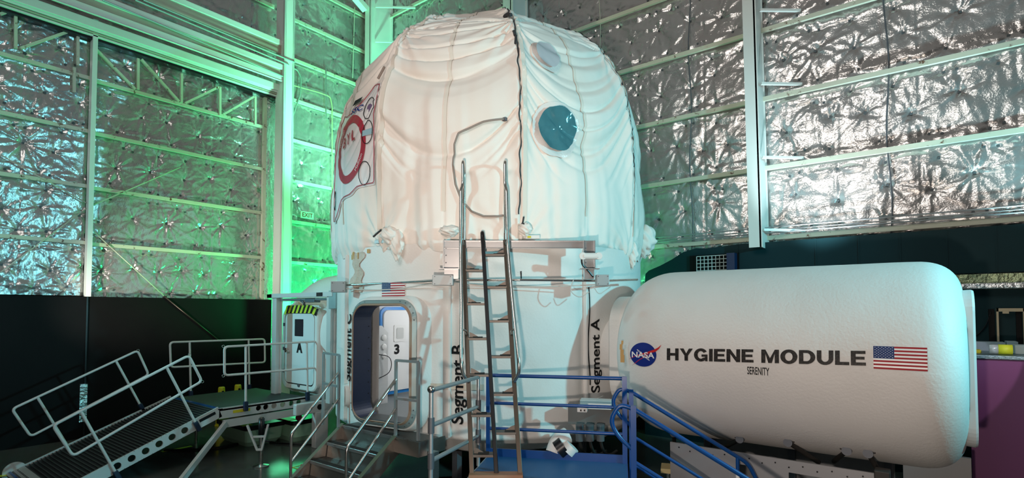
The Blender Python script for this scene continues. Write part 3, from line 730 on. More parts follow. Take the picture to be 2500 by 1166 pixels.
def lookup(v):      # v in metres along the profile from the hem
    f = np.clip(v / PLEN * 399, 0, 399); i = np.floor(f).astype(int); i2 = np.minimum(i + 1, 399); g = f - i
    pr_ = PROF[i] * (1 - g)[..., None] + PROF[i2] * g[..., None]; nr = NRM[i] * (1 - g)[..., None] + NRM[i2] * g[..., None]
    return pr_, nr
def lin1(x, seed):
    return vnoise(x, np.zeros_like(x) + .5, seed)
def dome_disp(thd, v):
    """thd: degrees, v metres from hem"""
    k = np.floor((thd - RIB0) / RIBP); s = ((thd - RIB0) / RIBP - k) * 2 - 1      # -1..1 across a panel
    kk = k.astype(int)
    pr_, _ = lookup(v); r = pr_[..., 0]
    D = -.10 * (1 - s ** 2) * np.clip(r / 2.8, 0, 1) * np.clip((v - .4) / 1.2, .25, 1)
    # swags hanging between the ribs, anchored at rib height VT
    VT = 3.9 + .3 * np.sin(kk * 2.3); sag = 1 - s ** 2
    m = .62 + .2 * np.sin(kk * 1.7)
    c = (v + m * VT * sag) / (1 + m * sag)
    cc = np.where(v < VT, c, v - .25 * sag)
    n1 = lin1(cc * 3.4 + kk * 7.3, 5) - .5; n2 = lin1(cc * 8.5 + kk * 3.1 + s * .3, 6) - .5
    amp = (.35 + .65 * sag) * np.clip((v - .9) / .8, 0, 1) * (.9 + .3 * np.sin(kk * 5.1))
    fold = np.sign(n1) * np.abs(n1 * 2) ** 1.4
    n3 = lin1(cc * 5.2 + kk * 4.7 - s * .25, 8) - .5
    rg = lambda n, w_: np.clip(1 - np.abs(n) / w_, 0, 1) ** 1.3
    D += amp * (.13 * fold + .055 * n2 - .060 * rg(n1, .13) - .055 * rg(n3, .12))
    # creases fanning out from rib nodes
    arc = s * RIBP / 2 * np.pi / 180 * np.maximum(r, .6); hw = RIBP / 2 * np.pi / 180 * np.maximum(r, .6)
    for side in (-1, 1):
        for (v0, st, sd) in ((3.55, .9, 1), (.0, .8, 3), (4.6, .4, 4)):
            du = arc - side * hw; dv = v - v0; d = np.hypot(du, dv); a = np.arctan2(dv, -side * du)
            w_ = np.exp(-d / .62) * np.clip(d / .12, 0, 1)
            rr = lin1(a * 6.5 + kk * 11 + sd * 5 + side * 2.2 + d * .6, 12 + sd) - .5
            D += st * .14 * rr * w_
    # small vertical puckers along the rib and seam tapes
    for s0 in (-1, 1, 0):
        dd = np.abs(s - s0) * hw
        D += .018 * (lin1(v * 9 + s0 * 3 + kk * 2, 30) - .5) * np.exp(-dd / .10) - (.030 if s0 else .012) * np.exp(-(dd / .025) ** 2)
        if s0: D += .035 * np.exp(-(dd / .10) ** 2)
    # long vertical drapes low down
    lowv = np.clip(1 - v / 2.6, 0, 1)
    dr = lin1(arc * 3.6 + s * v * .6 + kk * 13, 40) - .5
    D += lowv * .16 * dr + lowv * .05 * (lin1(arc * 9 + v * .5 + kk * 3, 41) - .5)
    D += .012 * (fbm(arc * 3 + kk * 9, v * 3, 3, 50) - .5)
    msk = np.clip(1 - np.abs(thd + 105) / 22, 0, 1) * np.clip(1 - np.abs(v - 1.6) / 1.5, 0, 1)
    D = D * (1 - .75 * np.clip(msk * 2.5, 0, 1))
    # hem gathers inwards
    hem = np.clip(1 - v / .35, 0, 1)
    D += hem * (.10 * (lin1(thd * .55, 60) - .35)) - .05 * hem ** 2
    return D
DCX, DCY = HX + .02, HY
def dome_pt(thd, v, off=0.):
    thd = np.asarray(thd, float); v = np.asarray(v, float)
    pr_, nr = lookup(v); D = dome_disp(thd, v) + off
    r = pr_[..., 0] + nr[..., 0] * D; z = pr_[..., 1] + nr[..., 1] * D
    th = np.radians(thd); hemz = np.clip(1 - v / .3, 0, 1) * (.10 * (lin1(thd * .23, 70) - .6) - .05 * lin1(thd * .9, 71))
    return np.stack([DCX + r * np.cos(th), DCY + r * np.sin(th), z + hemz], -1)
dome = thing('fabric_dome', 'draped white fabric dome tied over the top of the habitat', 'inflatable dome', (HX, HY, 3.6))
TD, VD = np.meshgrid(np.linspace(-180, 180, 1080, endpoint=False), np.linspace(0, PLEN - .02, 330), indexing='ij')
grid_obj('cover', dome_pt(TD, VD), CANV, dome, closed_u=True)
def dv1(th, v, off=0.): return Vector(dome_pt(np.array([th]), np.array([v]), off)[0])
def strip(name, th, wdeg, v0, v1, m_, off=.01, n=120, wob=0.):
    bm = NB(); pr0 = None
    for k in range(n + 1):
        v = v0 + (v1 - v0) * k / n; pp, _ = lookup(np.array(v)); wd = wdeg * 2.8 / max(float(pp[0]), .5)
        th_ = th + wob * math.sin(v * 9) * .5 + wob * .3 * math.sin(v * 23)
        a = bm.verts.new(dv1(th_ - wd / 2, v, off)); b = bm.verts.new(dv1(th_ + wd / 2, v, off))
        if pr0: f = bm.faces.new((pr0[0], pr0[1], b, a)); f.smooth = True
        pr0 = (a, b)
    return obj(name, bm, m_, dome)
for k in range(-2, 3):
    th = RIB0 + RIBP * k
    strip('seam_band', th + 1.2, 1.3, .3, 5.4, SEAM, .014)
    if k in (0, 1, 2): strip('lacing', th - .3, .42, .45, 5.3, LACE, .02, 200, .5)
    strip('seam_band', th + RIBP / 2, 1.0, .5, 5.4, SEAM, .012)
def v_of(z): return float(np.interp(z, PROF[:300, 1], np.linspace(0, PLEN, 400)[:300]))
def dome_hit(px, py):
    """nearest surface (th,v) for a pixel on the undisplaced dome"""
    d = ray(px, py); best = None
    for t_ in np.linspace(6, 12, 1500):
        p = CP + d * t_; r = math.hypot(p[0] - DCX, p[1] - DCY)
        if p[2] > 3.60 and p[2] < 8.01:
            rr = float(np.interp(p[2], PROF[:, 1], PROF[:, 0]))
            if r < rr: return math.degrees(math.atan2(p[1] - DCY, p[0] - DCX)), v_of(p[2])
    return None
# round windows
def dome_window(px, py, rx, rz, gm, nm):
    th, v = dome_hit(px, py)
    for sc, m_, off, n2 in ((1.28, CLEAR, .025, 'ring'), (1.0, gm, .085, 'pane')):
        bm = NB(); K = 40; rings = []
        for f_ in (0, .2, .4, .6, .8, 1.0):
            rings.append([dv1(th + math.degrees(rx * sc * f_ * math.cos(2 * math.pi * q / K) / 2.85), v + rz * sc * f_ * math.sin(2 * math.pi * q / K) * (1 + .03 * math.sin(q)), off) for q in range(K)])
        vs_ = [[bm.verts.new(p) for p in r_] for r_ in rings[1:]]; c = bm.verts.new(rings[0][0])
        for q in range(K):
            bm.faces.new((c, vs_[0][q], vs_[0][(q + 1) % K]))
            for a, b in zip(vs_, vs_[1:]): bm.faces.new((a[q], b[q], b[(q + 1) % K], a[(q + 1) % K]))
        if n2 == 'ring': ro = obj(nm, bm, m_, dome, True)
        else: obj('pane', bm, m_, ro, True)
dome_window(1363, 313, .30, .32, GLASS, 'round_window')
dome_window(1342, 122, .22, .24, GLASSW, 'round_window')
# cord slung across the front
def dline(pts, off=.03, n=14):
    out = []
    hh = [dome_hit(*p) for p in pts]
    for a, b in zip(hh, hh[1:]):
        for k in range(n): t_ = k / n; out.append(dv1(a[0] + (b[0] - a[0]) * t_, a[1] + (b[1] - a[1]) * t_, off))
    out.append(dv1(hh[-1][0], hh[-1][1], off)); return out
cordp = [(1233, 288), (1180, 296), (1140, 313), (1118, 324), (1108, 350), (1104, 400), (1112, 450), (1128, 490), (1150, 515), (1180, 527), (1215, 528), (1240, 524)]
t = None
bm = NB(); tube(bm, dline(cordp), .014, 8, fr=.04); obj('cord', bm, CORD, dome, 'auto')
bm = NB(); c0 = dv1(*dome_hit(1233, 288), .03); box(bm, c0, (.06, .05, .05), None, .01); obj('clip', bm, DKFIT, dome)
bm = NB(); tube(bm, dline([(1232, 38), (1238, 44), (1246, 50)],  .05), .028, 8); obj('strap_loop', bm, LACE, dome); bm = NB(); tube(bm, dline([(1252, 85), (1258, 95), (1257, 112)], .04), .018, 8); obj('strap_loop', bm, LACE, dome)
bm = NB(); tube(bm, dline([(934, 160), (928, 175), (918, 188)], .04), .02, 8); obj('strap_loop', bm, CORD, dome)
# knotted bundles of cloth at the hem
def knot(px, py, s, nm='cloth_tail', seed=0):
    th, v = dome_hit(px, py) or (0, 0.1); c = dv1(th, v, .06); rng = random.Random(seed)
    bm = NB(); bmesh.ops.create_icosphere(bm, subdivisions=4, radius=1)
    for vv in bm.verts:
        n = .5 * math.sin(vv.co.x * 5 + vv.co.z * 7 + seed) * math.cos(vv.co.y * 6 + seed * 2) + .3 * math.sin(vv.co.z * 13 + vv.co.x * 9)
        vv.co *= 1 + .28 * n; vv.co = Vector((vv.co.x * s[0], vv.co.y * s[0], vv.co.z * s[1]))
        if vv.co.z < 0: vv.co.x *= (1 + vv.co.z / s[1] * .55); vv.co.y *= (1 + vv.co.z / s[1] * .55)
    bmesh.ops.translate(bm, vec=c, verts=bm.verts); return obj(nm, bm, CANV, dome, True)
knot(1572, 590, (.20, .28), seed=3); knot(960, 575, (.13, .14), seed=5); knot(975, 590, (.10, .22), seed=8); knot(1280, 560, (.10, .10), seed=2); knot(1100, 565, (.14, .08), seed=6); knot(1545, 615, (.09, .22), seed=9)
bm = NB(); tube(bm, dline([(930, 575), (938, 566), (946, 563)], .1), .014, 6); obj('tie', bm, LACE, dome); bm = NB(); tube(bm, dline([(1272, 545), (1279, 552), (1284, 548)], .12), .016, 6); obj('tie', bm, LACE, dome); bm = NB(); tube(bm, dline([(1276, 530), (1274, 545), (1280, 560)], .1), .012, 6); obj('tie', bm, LACE, dome)
# printed banner on the left of the dome
banner = None
bth, bv0 = -86.5, v_of(5.30)
bd = [(820, 295), (850, 280), (880, 268), (884, 252), (903, 235), (917, 224), (922, 418), (880, 425), (866, 440), (852, 446), (850, 460), (828, 480)]
def bmap(x, y, off=.02):    # x,y metres on the banner, x = 0 at its right edge running left
    return dv1(bth + x / 2.88 * 57.3, bv0 + y, off)
BW, BH = 1.75, 1.55
def bpatch(nm, x0, x1, y0, y1, m_, off, nx=130, ny=80, top=None, bot=None, parent=None):
    bm = NB(); V_ = {}
    for i in range(nx + 1):
        for j in range(ny + 1):
            x = x0 + (x1 - x0) * i / nx; f = j / ny; a = y0 if bot is None else bot(x); b = y1 if top is None else top(x)
            V_[i, j] = bm.verts.new(bmap(x, a + (b - a) * f, off))
    for i in range(nx):
        for j in range(ny): bm.faces.new((V_[i, j], V_[i + 1, j], V_[i + 1, j + 1], V_[i, j + 1]))
    return obj(nm, bm, m_, parent or dome, True)
# the cloth puckers, so the outline steps down in folds from right to left
topf = lambda x: .55 + .18 * (x > -.35) * 1.0 + (.10 if x > -.2 else 0) - .12 * (x < -.9)
def top_s(x): return .62 + .30 / (1 + math.exp(-(x + .42) * 22)) - .05 * math.cos(x * 7)
def bot_s(x): return -.72 - .10 / (1 + math.exp((x + .55) * 22)) - .30 / (1 + math.exp((x + 1.15) * 20))
ban = bpatch('banner', -BW + .1, -.05, 0, 0, mat('banner_white', (.80, .81, .83), .3), .014, top=top_s, bot=bot_s)
def bline(pts, r_, m_, nm='outline', closed=False, n=10):
    out = []
    P_ = pts + ([pts[0]] if closed else [])
    for a, b in zip(P_, P_[1:]):
        for k in range(n): out.append(bmap(a[0] + (b[0] - a[0]) * k / n, a[1] + (b[1] - a[1]) * k / n, .030))
    if not closed: out.append(bmap(P_[-1][0], P_[-1][1], .022))
    bm = NB(); tube(bm, out, r_, 6, closed=closed); return obj(nm, bm, m_, ban)
BRED = mat('banner_red', (.40, .03, .06), .4)
edge = [(x, top_s(x) - .03) for x in np.linspace(-BW + .14, -.08, 14)]
edge += [(-.07, bot_s(-.08) + .05)] + [(x, bot_s(x) + .03) for x in np.linspace(-.10, -BW + .14, 14)]
bline(edge, .006, BRED, closed=True, n=3)
def bring(cx, cy, r0, r1, ry, m_, nm):
    bm = NB(); K = 120; NR = 6; rg_ = []
    for f in range(NR + 1):
        rr = r0 + (r1 - r0) * f / NR
        rg_.append([bm.verts.new(bmap(cx + rr * math.cos(2 * math.pi * q / K), cy + rr * ry * math.sin(2 * math.pi * q / K), .026)) for q in range(K)])
    for a, b in zip(rg_, rg_[1:]):
        for q in range(K): bm.faces.new((a[q], a[(q + 1) % K], b[(q + 1) % K], b[q]))
    return obj(nm, bm, m_, ban)
bring(-.78, -.05, .40, .52, 1.05, BRED, 'red_ring')
def btext(s, cx, cy, wd, hh, m_, bold=.02, rot=0):
    bm = fit_text(s, wd, hh, bold); c_, s_ = math.cos(rot), math.sin(rot)
    wrap(bm, lambda x, y: bmap(cx + x * c_ - y * s_, cy + x * s_ + y * c_, .036), .015); return obj('lettering', bm, m_, ban)
btext('B', -.98, .10, .13, .17, BRED, .04); btext('Y', -.80, .12, .13, .18, BRED, .03); btext('L', -.62, .14, .12, .17, BRED, .04)
btext('SSC', -.62, .56, .36, .10, NBLUE, .02)
btext('Wisconsin', -1.13, .20, .30, .06, WHITE, .0, 1.15); btext('Madison', -.42, -.33, .28, .06, WHITE, .0, 1.0)
for k, (cx, cy, m_) in enumerate(((-.27, .50, 0), (-.23, .10, 1), (-.29, -.52, 2), (-1.50, -.75, 3))):
    K = [(cx + .125 * math.cos(a), cy + (.18 if k != 3 else .16) * math.sin(a)) for a in np.linspace(0, 2 * math.pi, 20, endpoint=False)]
    bline(K, .006, BLKM, 'badge_outline', True, 2)
bm = NB(); quad(bm, [bmap(-.34, .05, .034), bmap(-.12, .05, .034), bmap(-.12, .14, .034), bmap(-.34, .14, .034)]); obj('pale_blue_bar', bm, mat('pale_blue_print', (.35, .60, .70), .4), ban)
bm = NB(); quad(bm, [bmap(-.84, .68, .034), bmap(-.60, .70, .034), bmap(-.60, .80, .034), bmap(-.82, .78, .034)]); obj('dark_badge', bm, BLKM, ban)
bm = NB(); lathe(bm, [(.07, 0), (.07, .004)], bmap(-.27, .50, .018), axis=(math.cos(R_(bth - 6)), math.sin(R_(bth - 6)), 0), seg=16); obj('dark_badge', bm, mat('purple_print', (.18, .12, .24), .5), ban)

# ------------------------------------------------------------------ hygiene module (axis along X)
GY, GZ, GR = 7.8, 2.1, 1.17
GX0, GX1 = -3.52, .33
hyg = thing('hygiene_module', 'long white rounded hygiene module joined to the right side of the habitat', 'module', (-1.5, GY, 0))
def gprof():
    out = []
    for k in range(15):      # left shoulder
        a = R_(90 * k / 14); out.append((GX0 + .62 * (1 - math.sin(a)) ** 1.0 if 0 else GX0 + .62 - .62 * math.cos(a) ** 1.0, GR - .50 + .50 * math.sin(a)))
    for x in np.linspace(GX0 + .7, GX1 - .48, 90): out.append((x, GR))
    for k in range(1, 15):
        a = R_(90 * k / 14); out.append((GX1 - .42 + .42 * math.sin(a) ** .85, GR - .42 + .42 * math.cos(a) ** .85))
    return np.array(out)
gp = gprof(); phs = np.linspace(0, 2 * np.pi, 200, endpoint=False)
PH, II = np.meshgrid(phs, np.arange(len(gp)), indexing='ij'); X_ = gp[II, 0]; Rr = gp[II, 1]
def hyg_noise(x, ph): x = np.asarray(x, float); ph = np.asarray(ph, float) % (2 * np.pi); return .010 * fbm(x * 2.5, ph * 3, 3, 77) + .012 * fbm(x * .7, ph * 1.2, 2, 78) - .012
Rr = Rr + hyg_noise(X_, PH)
Pg = np.stack([X_, GY - Rr * np.cos(PH), GZ + Rr * np.sin(PH)], -1)
grid_obj('shell', Pg, HYG, hyg, closed_u=True)
bm = NB()
loft(bm, [[(GX0 + .02, GY + r * math.cos(a), GZ + r * math.sin(a)) for a in phs[::4]] for r in (.62,)] + [[(HX + 2.6, GY + .58 * math.cos(a), GZ + .58 * math.sin(a)) for a in phs[::4]]], smooth=True)
obj('tunnel', bm, CORE, hyg)
bm = NB(); loft(bm, [[(GX0 + dx, GY - a_, GZ + b_) for a_, b_ in rrect(1.56 - q, 1.62 - q, .42)] for dx, q in ((-.14, .08), (-.11, .0), (.04, 0), (.10, .03), (.30, .06))], cap0=True, cap1=True, smooth=False)
obj('neck_collar', bm, CORE, hyg)
bm = NB(); loft(bm, [[(GX1 + dx, GY - a_, GZ + b_) for a_, b_ in rrect(1.22 - q, 1.64 - q, .22)] for dx, q in ((-.10, .02), (.05, 0), (.07, .02))], cap0=True, cap1=True)
obj('end_collar', bm, mat('collar_white', (.60, .61, .61), .5), hyg)
bm = NB(); loft(bm, [[(GX1 + dx, GY + r * math.cos(a), GZ + r * math.sin(a)) for a in phs[::4]] for dx, r in ((-.02, .74), (-.02, .70))], smooth=True); obj('end_plate', bm, HYG, hyg)
bm = NB(); loft(bm, [[(GX1 - .004, GY + .73 * math.cos(a), GZ + .73 * math.sin(a)) for a in phs[::4]]], cap1=True); bm.faces.ensure_lookup_table(); obj('end_cap', bm, HYG, hyg)
def gmap(x, s, off=.010):
    """x along axis, s arc height above axis level on the near side"""
    ph = s / GR; r = GR + off * .5 + .003 + float(hyg_noise(np.array([x]), np.array([ph]))[0]); return Vector((x, GY - r * math.cos(ph), GZ + r * math.sin(ph)))
def gs(px, py):
    d = ray(px, py); a = d[1] ** 2 + d[2] ** 2; b = -d[1] * GY + d[2] * (CAM_H - GZ); c = GY ** 2 + (CAM_H - GZ) ** 2 - GR ** 2
    D = b * b - a * c; t_ = (-b - math.sqrt(max(D, 0))) / a; p = CP + d * t_
    return p[0], GR * math.atan2(p[2] - GZ, GY - p[1])
xa_, sa_ = gs(1628, 864); xb_, sb_ = gs(2114, 874)
def fitx(p0, p1, top0, bot0): pass
h0 = gs(1640, 846)[1] - gs(1640, 880)[1]
bm = block_text('HYGIENE MODULE', xb_ - xa_, .150)
sm = (sa_ + sb_) / 2; sl = (sb_ - sa_) / (xb_ - xa_)
wrap(bm, lambda x, y: gmap((xa_ + xb_) / 2 + x, sm + sl * x + y), .05); obj('lettering', bm, WORN, hyg)
xc, sc = gs(1851, 905); x1, _ = gs(1824, 905); x2, _ = gs(1878, 905)
bm = fit_text('SERENITY', x2 - x1, .09, .01); wrap(bm, lambda x, y: gmap(xc + x, sc + y), .05); obj('lettering', bm, TEXTM, hyg)
fx0, fs0 = gs(2132, 844); fx1, fs1 = gs(2265, 901); fx0b, fs0b = gs(2132, 899)
flag('flag_decal', fx1 - fx0, (fs0 - fs0b), lambda x, y, o: gmap((fx0 + fx1) / 2 + x, (fs0 + fs0b) / 2 + y, o), hyg)
# round agency emblem
nx, ns = gs(1570, 865); nr = (gs(1602, 865)[0] - gs(1538, 865)[0]) / 2
em = None
bm = NB(); K = 64; rr_ = []
for f_ in (.5, 1.): rr_.append([bm.verts.new(gmap(nx + nr * f_ * math.cos(2 * math.pi * q / K), ns + nr * .86 * f_ * math.sin(2 * math.pi * q / K), .008)) for q in range(K)])
c = bm.verts.new(gmap(nx, ns, .008))
for q in range(K): bm.faces.new((c, rr_[0][q], rr_[0][(q + 1) % K])); bm.faces.new((rr_[0][q], rr_[1][q], rr_[1][(q + 1) % K], rr_[0][(q + 1) % K]))
em = obj('round_emblem', bm, NBLUE, hyg)
def gpoly(pts, m_, nm, off):
    bm = NB(); n = len(pts) // 2
    for k in range(n - 1): quad(bm, [gmap(nx + nr * pts[j][0], ns + nr * .86 * pts[j][1], off) for j in (k, k + 1, 2 * n - 2 - k, 2 * n - 1 - k)])
    return obj(nm, bm, m_, em)
def band(cpts, wds, m_, nm, off):
    up_, dn_ = [], []
    for i, (x, y) in enumerate(cpts):
        a = cpts[max(i - 1, 0)]; b = cpts[min(i + 1, len(cpts) - 1)]; dx, dy = b[0] - a[0], b[1] - a[1]; L = math.hypot(dx, dy) or 1
        up_.append((x - dy / L * wds[i] / 2, y + dx / L * wds[i] / 2)); dn_.append((x + dy / L * wds[i] / 2, y - dx / L * wds[i] / 2))
    return gpoly(up_ + dn_[::-1], m_, nm, off)
orb = [(.02 + .55 * math.cos(t_) * .8 - .32 * math.sin(t_) * .55, -.03 + .55 * math.cos(t_) * -.75 * .9 - .0 + .62 * math.sin(t_) * .35 + 0) for t_ in np.linspace(0, 6.2, 50)]
band(orb, [.03] * len(orb), WHITE, 'orbit_line', .011)
sw = [(-1.05, -.42), (-.6, -.16), (-.1, .03), (.4, .18), (.9, .38), (1.15, .58), (1.35, .86)]
band(sw, [.02, .05, .10, .17, .20, .12, .01], NRED, 'red_swoosh', .012)
band([(-.85, -.95), (-.35, -.5), (.2, -.1), (.45, .08)], [.01, .05, .06, .03], NRED, 'red_swoosh', .012)
bm = fit_text('NASA', nr * 1.72, nr * .42, .02); wrap(bm, lambda x, y: gmap(nx + x, ns - nr * .02 + y, .015), .03); obj('lettering', bm, WHITE, em)
# exposed foam scrape left of emblem
xx, ss = gs(1520, 862); bm = NB()
for k, (a, b, c_, d_) in enumerate(((-.03, .03, -.12, -.02), (-.03, .02, -.02, .05), (-.04, .0, .05, .12), (-.02, .01, .12, .17))):
    quad(bm, [gmap(xx + a, ss + c_, .02), gmap(xx + b, ss + c_, .02), gmap(xx + b, ss + d_, .02), gmap(xx + a, ss + d_, .02)])
for v in bm.verts: v.co.y += .0
obj('bare_patch', bm, ORANGE, hyg)
# mounting struts under the module
def gundp(px, py):
    x, s = gs(px, py); return gmap(x, s, 0)
STR = [((1646, 1062), (1646, 1085)), ((1772, 1090), (1808, 1070)), ((1925, 1078), (1990, 1122)), ((2040, 1122), (2068, 1098)), ((2120, 1104), (2140, 1140))]
LB = ['leftmost', 'second from left', 'third from left', 'second from right', 'rightmost']
for k, (a, b) in enumerate(STR):
    A = gundp(*a); dpt = (A - Vector(CP)).dot(Vector(fw)); B = PD(b[0], b[1], dpt + .02)
    if k == 1 or k == 3: A2, B2 = gundp(*b), PD(a[0], a[1], dpt)
    else: A2, B2 = A, B
    t = thing('mounting_strut', '%s of the dark steel struts under the hygiene module' % LB[k], 'strut', A2)
    B3 = A2 + (B2 - A2) * 1.15
    bm = NB(); tube(bm, [A2 + Vector((0, -.02, 0)), B3], .028, 10); obj('rod', bm, RUBR, t, 'auto')
    bm = NB(); lathe(bm, [(.02, -.03), (.05, -.03), (.05, .03), (.02, .03)], A2 + Vector((0, -.02, 0)), axis=(0, 1, 0), seg=14); obj('eye_bolt', bm, DKFIT, t, 'auto')
    bm = NB(); box(bm, A2 + Vector((0, .0, .03)), (.14, .05, .035), Matrix.Rotation(.2 * (-1) ** k, 3, 'Y'), .006); obj('bracket', bm, RUBR, t)
# support cradle below it
crad = thing('module_cradle', 'grey steel cradle with slots under the hygiene module', 'support frame', (-1.4, 7.0, 0))
yc = 6.95
def cr(px, py): return PYp(px, py, yc)
bm = NB(); z1c = GZ - GR + .05
poly = [cr(1636, 1086), cr(1800, 1100), cr(2205, 1150)]
xL, xR = cr(1636, 1086).x, cr(2168, 1140).x; zt_ = (cr(1700, 1096).z + cr(2100, 1140).z) / 2
zv0, zv1 = .42, zt_ - .14
for (a, b, c_, d_) in ((xL, xR, zv1, zt_), (xL, xR, .18, zv0), (xL, cr(1800, 1100).x, zv0, zv1), (cr(1838, 1140).x, cr(1925, 1140).x, zv0, zv1), (cr(2020, 1150).x, xR, zv0, zv1)):
    box2(bm, (a, yc, c_), (b, yc + .03, d_))
obj('side_plate', bm, mat('cradle_grey', (.30, .30, .31), .5, .4), crad)
for k in range(16):
    bm = NB(); lathe(bm, [(.009, 0), (.009, .008)], (xL + .12 + k * (xR - xL - .2) / 15, yc - .008, zt_ - .05 - .03 * (k % 2)), axis=(0, 1, 0), seg=8); obj('bolt', bm, BLKM, crad)
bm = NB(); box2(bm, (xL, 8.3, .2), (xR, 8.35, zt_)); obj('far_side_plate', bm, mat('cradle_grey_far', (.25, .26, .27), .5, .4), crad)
for x in (xL + .05, (xL + xR) / 2, xR - .1):
    for y in (yc + .05, 8.2):
        bm = NB(); box2(bm, (x, y, 0), (x + .08, y + .08, zt_ - .02)); obj('leg', bm, DKFIT, crad)
bm = NB(); box2(bm, (xR - .12, yc - .08, zt_ - .12), (xR + .02, yc + .10, zt_ + .05), .01); obj('clamp', bm, RUBR, crad)
bm = NB(); box2(bm, (PYp(2205, 1150, 8.4).x, 8.4, 0), (PYp(2372, 1150, 8.4).x, 8.46, .95)); tag(obj('skirt_board', bm, mat('skirt_grey', (.36, .36, .37), .6)), 'plain grey board standing under the right end of the module', 'board')
for k, (px_, py_, h_) in enumerate(((1735, 1142, .3), (1632, 1142, .35))):
    p = PZ(px_, 1166, .35); bm = NB(); tube(bm, [(p.x, p.y, 0), (p.x, p.y, .55)], .035 if k == 0 else .03, 12); tag(obj('pipe_stub', bm, ALU, None, 'auto'), ['short upright metal pipe behind the blue stair handrail', 'second upright metal pipe left of the other behind the blue stair'][k], 'pipe')

# connection box and machinery below "Segment A"
p = PD(1425, 1000, 7.2); t = thing('utility_box', 'grey utility box with sockets and hoses below the Segment A lettering', 'electrical box', (p.x, p.y, .1))
M_ = Matrix.Rotation(R_(25), 3, 'Z')
bm = NB(); box(bm, PD(1455, 985, 7.3), (.42, .2, .12), M_, .01); obj('hood', bm, ALUG, t)
bm = NB(); box(bm, PD(1422, 996, 7.1), (.13, .10, .09), M_, .006); ob_ = obj('socket_box', bm, WPL, t)
bm = NB()
for dx, dy in ((-6, -4), (3, -4), (-6, 5), (3, 5)): box(bm, PD(1424 + dx, 996 + dy, 7.03), (.02, .03, .02), M_)
obj('sockets', bm, BLKM, ob_)
for k, px_ in enumerate((1415, 1440, 1466)):
    bm = NB(); tube(bm, [PD(px_, 1035, 7.25), PD(px_, 1075, 7.25)], .055, 12); obj('filter_housing', bm, mat('smoky_plastic', (.10, .11, .12), .2), t, 'auto')
    bm = NB(); tube(bm, fillet([PD(px_, 1075, 7.25), PD(px_ + 6, 1100, 7.3), PD(px_ + 22, 1112, 7.4), PD(px_ + 40, 1100, 7.5)], .15), .022, 8); obj('hose', bm, RUBR, t, 'auto')
bm = NB(); box(bm, PD(1440, 1010, 7.45), (.60, .05, .28), M_); obj('back_plate', bm, mat('plate_dark_grey', (.12, .13, .13), .5), t)
# pale duct elbow at the floor
p = PD(1380, 1090, 6.95); t = thing('duct_elbow', 'pale elbow duct with a black band behind the blue toe board', 'duct', p)
bm = NB(); tube(bm, fillet([PD(1352, 1105, 6.95), PD(1362, 1075, 7.0), PD(1385, 1062, 7.05)], .12), .11, 14); obj('elbow', bm, WPL, t, 'auto')
bm = NB(); tube(bm, [PD(1362, 1098, 6.9), PD(1378, 1086, 6.9)], .12, 14); obj('black_band', bm, BLKM, t, 'auto')
bm = NB(); tube(bm, [PD(1385, 1102, 6.88), PD(1398, 1088, 6.88)], .10, 12); obj('outlet', bm, WPL, t, 'auto')

# ------------------------------------------------------------------ airlock module, hatch A and its frame
air = thing('airlock_module', 'white rounded airlock module with hatch A left of the habitat', 'airlock', (-10.3, 7.9, 0))
AX0, AX1, AY, AR = -11.75, -8.9, 7.65, 1.34
ap = []
for k in range(13): a = R_(90 * k / 12); ap.append((AX0 + .8 - .8 * math.cos(a), AR - .8 + .8 * math.sin(a)))
for x in np.linspace(AX0 + .9, AX1, 30): ap.append((x, AR))
ap = np.array(ap); ph2 = phs[::2]; PH, II = np.meshgrid(ph2, np.arange(len(ap)), indexing='ij')
Pa = np.stack([ap[II, 0], AY - ap[II, 1] * np.cos(PH), 2.2 + ap[II, 1] * np.sin(PH)], -1); grid_obj('shell', Pa, CORE, air, closed_u=True)
fy = 6.30
a0 = PYp(692, 850, fy); a1 = PYp(779, 850, fy); axc = (a0.x + a1.x) / 2; aw = a1.x - a0.x
azt = PYp(735, 750, fy).z; azb = PYp(735, 951, fy).z; azc = (azt + azb) / 2; ah = azt - azb
def pa(a, b, n): return Vector((axc + a, fy - n, azc + b))
def la(wd, h, r, n): return [pa(a, b, n) for a, b in rrect(wd, h, r)]
bm = NB(); loft(bm, [la(aw + .22, ah + .2, .3, -1.2), la(aw + .2, ah + .18, .28, -.12), la(aw, ah, .2, -.06)], smooth=False, cap1=True); obj('hatch_neck', bm, CORE, air)
bm = NB(); loft(bm, [la(aw, ah, .22, -.06), la(aw, ah, .22, .02), la(aw - .04, ah - .04, .21, .04), la(aw - .20, ah - .20, .15, .04), la(aw - .21, ah - .21, .15, .02)], smooth=False); obj('hatch_frame', bm, WPL, air)
bm = NB(); loft(bm, [la(aw - .26, ah - .26, .13, -.02), la(aw - .26, ah - .26, .13, .035)], cap1=True); hd = obj('hatch_door', bm, mat('hatch_white', (.74, .76, .77), .4), air)
bm = NB(); loft(bm, [la(aw - .21, ah - .21, .15, .01), la(aw - .26, ah - .26, .13, .01)]); obj('gasket', bm, BLKM, hd)
bm = NB(); loft(bm, [[pa(-.01 + a, .44 + b, .036) for a, b in rrect(.32, .36, .01, 2)], [pa(-.01 + a, .44 + b, .042) for a, b in rrect(.32, .36, .01, 2)]], cap1=True); obj('dark_window', bm, mat('black_pane', (.006, .006, .015), .3), hd)
bm = fit_text('A', .22, .24, .045)
for v in bm.verts: v.co = pa(v.co.x + .02, v.co.y + .03, .043)
obj('letter_a', bm, TEXTM, hd)
bm = NB(); box(bm, pa(-.44, -.05, .07), (.05, .04, .09)); tube(bm, [pa(-.46, -.05, .09), pa(-.33, -.06, .09)], .014, 8); obj('handle', bm, SSTL, hd)
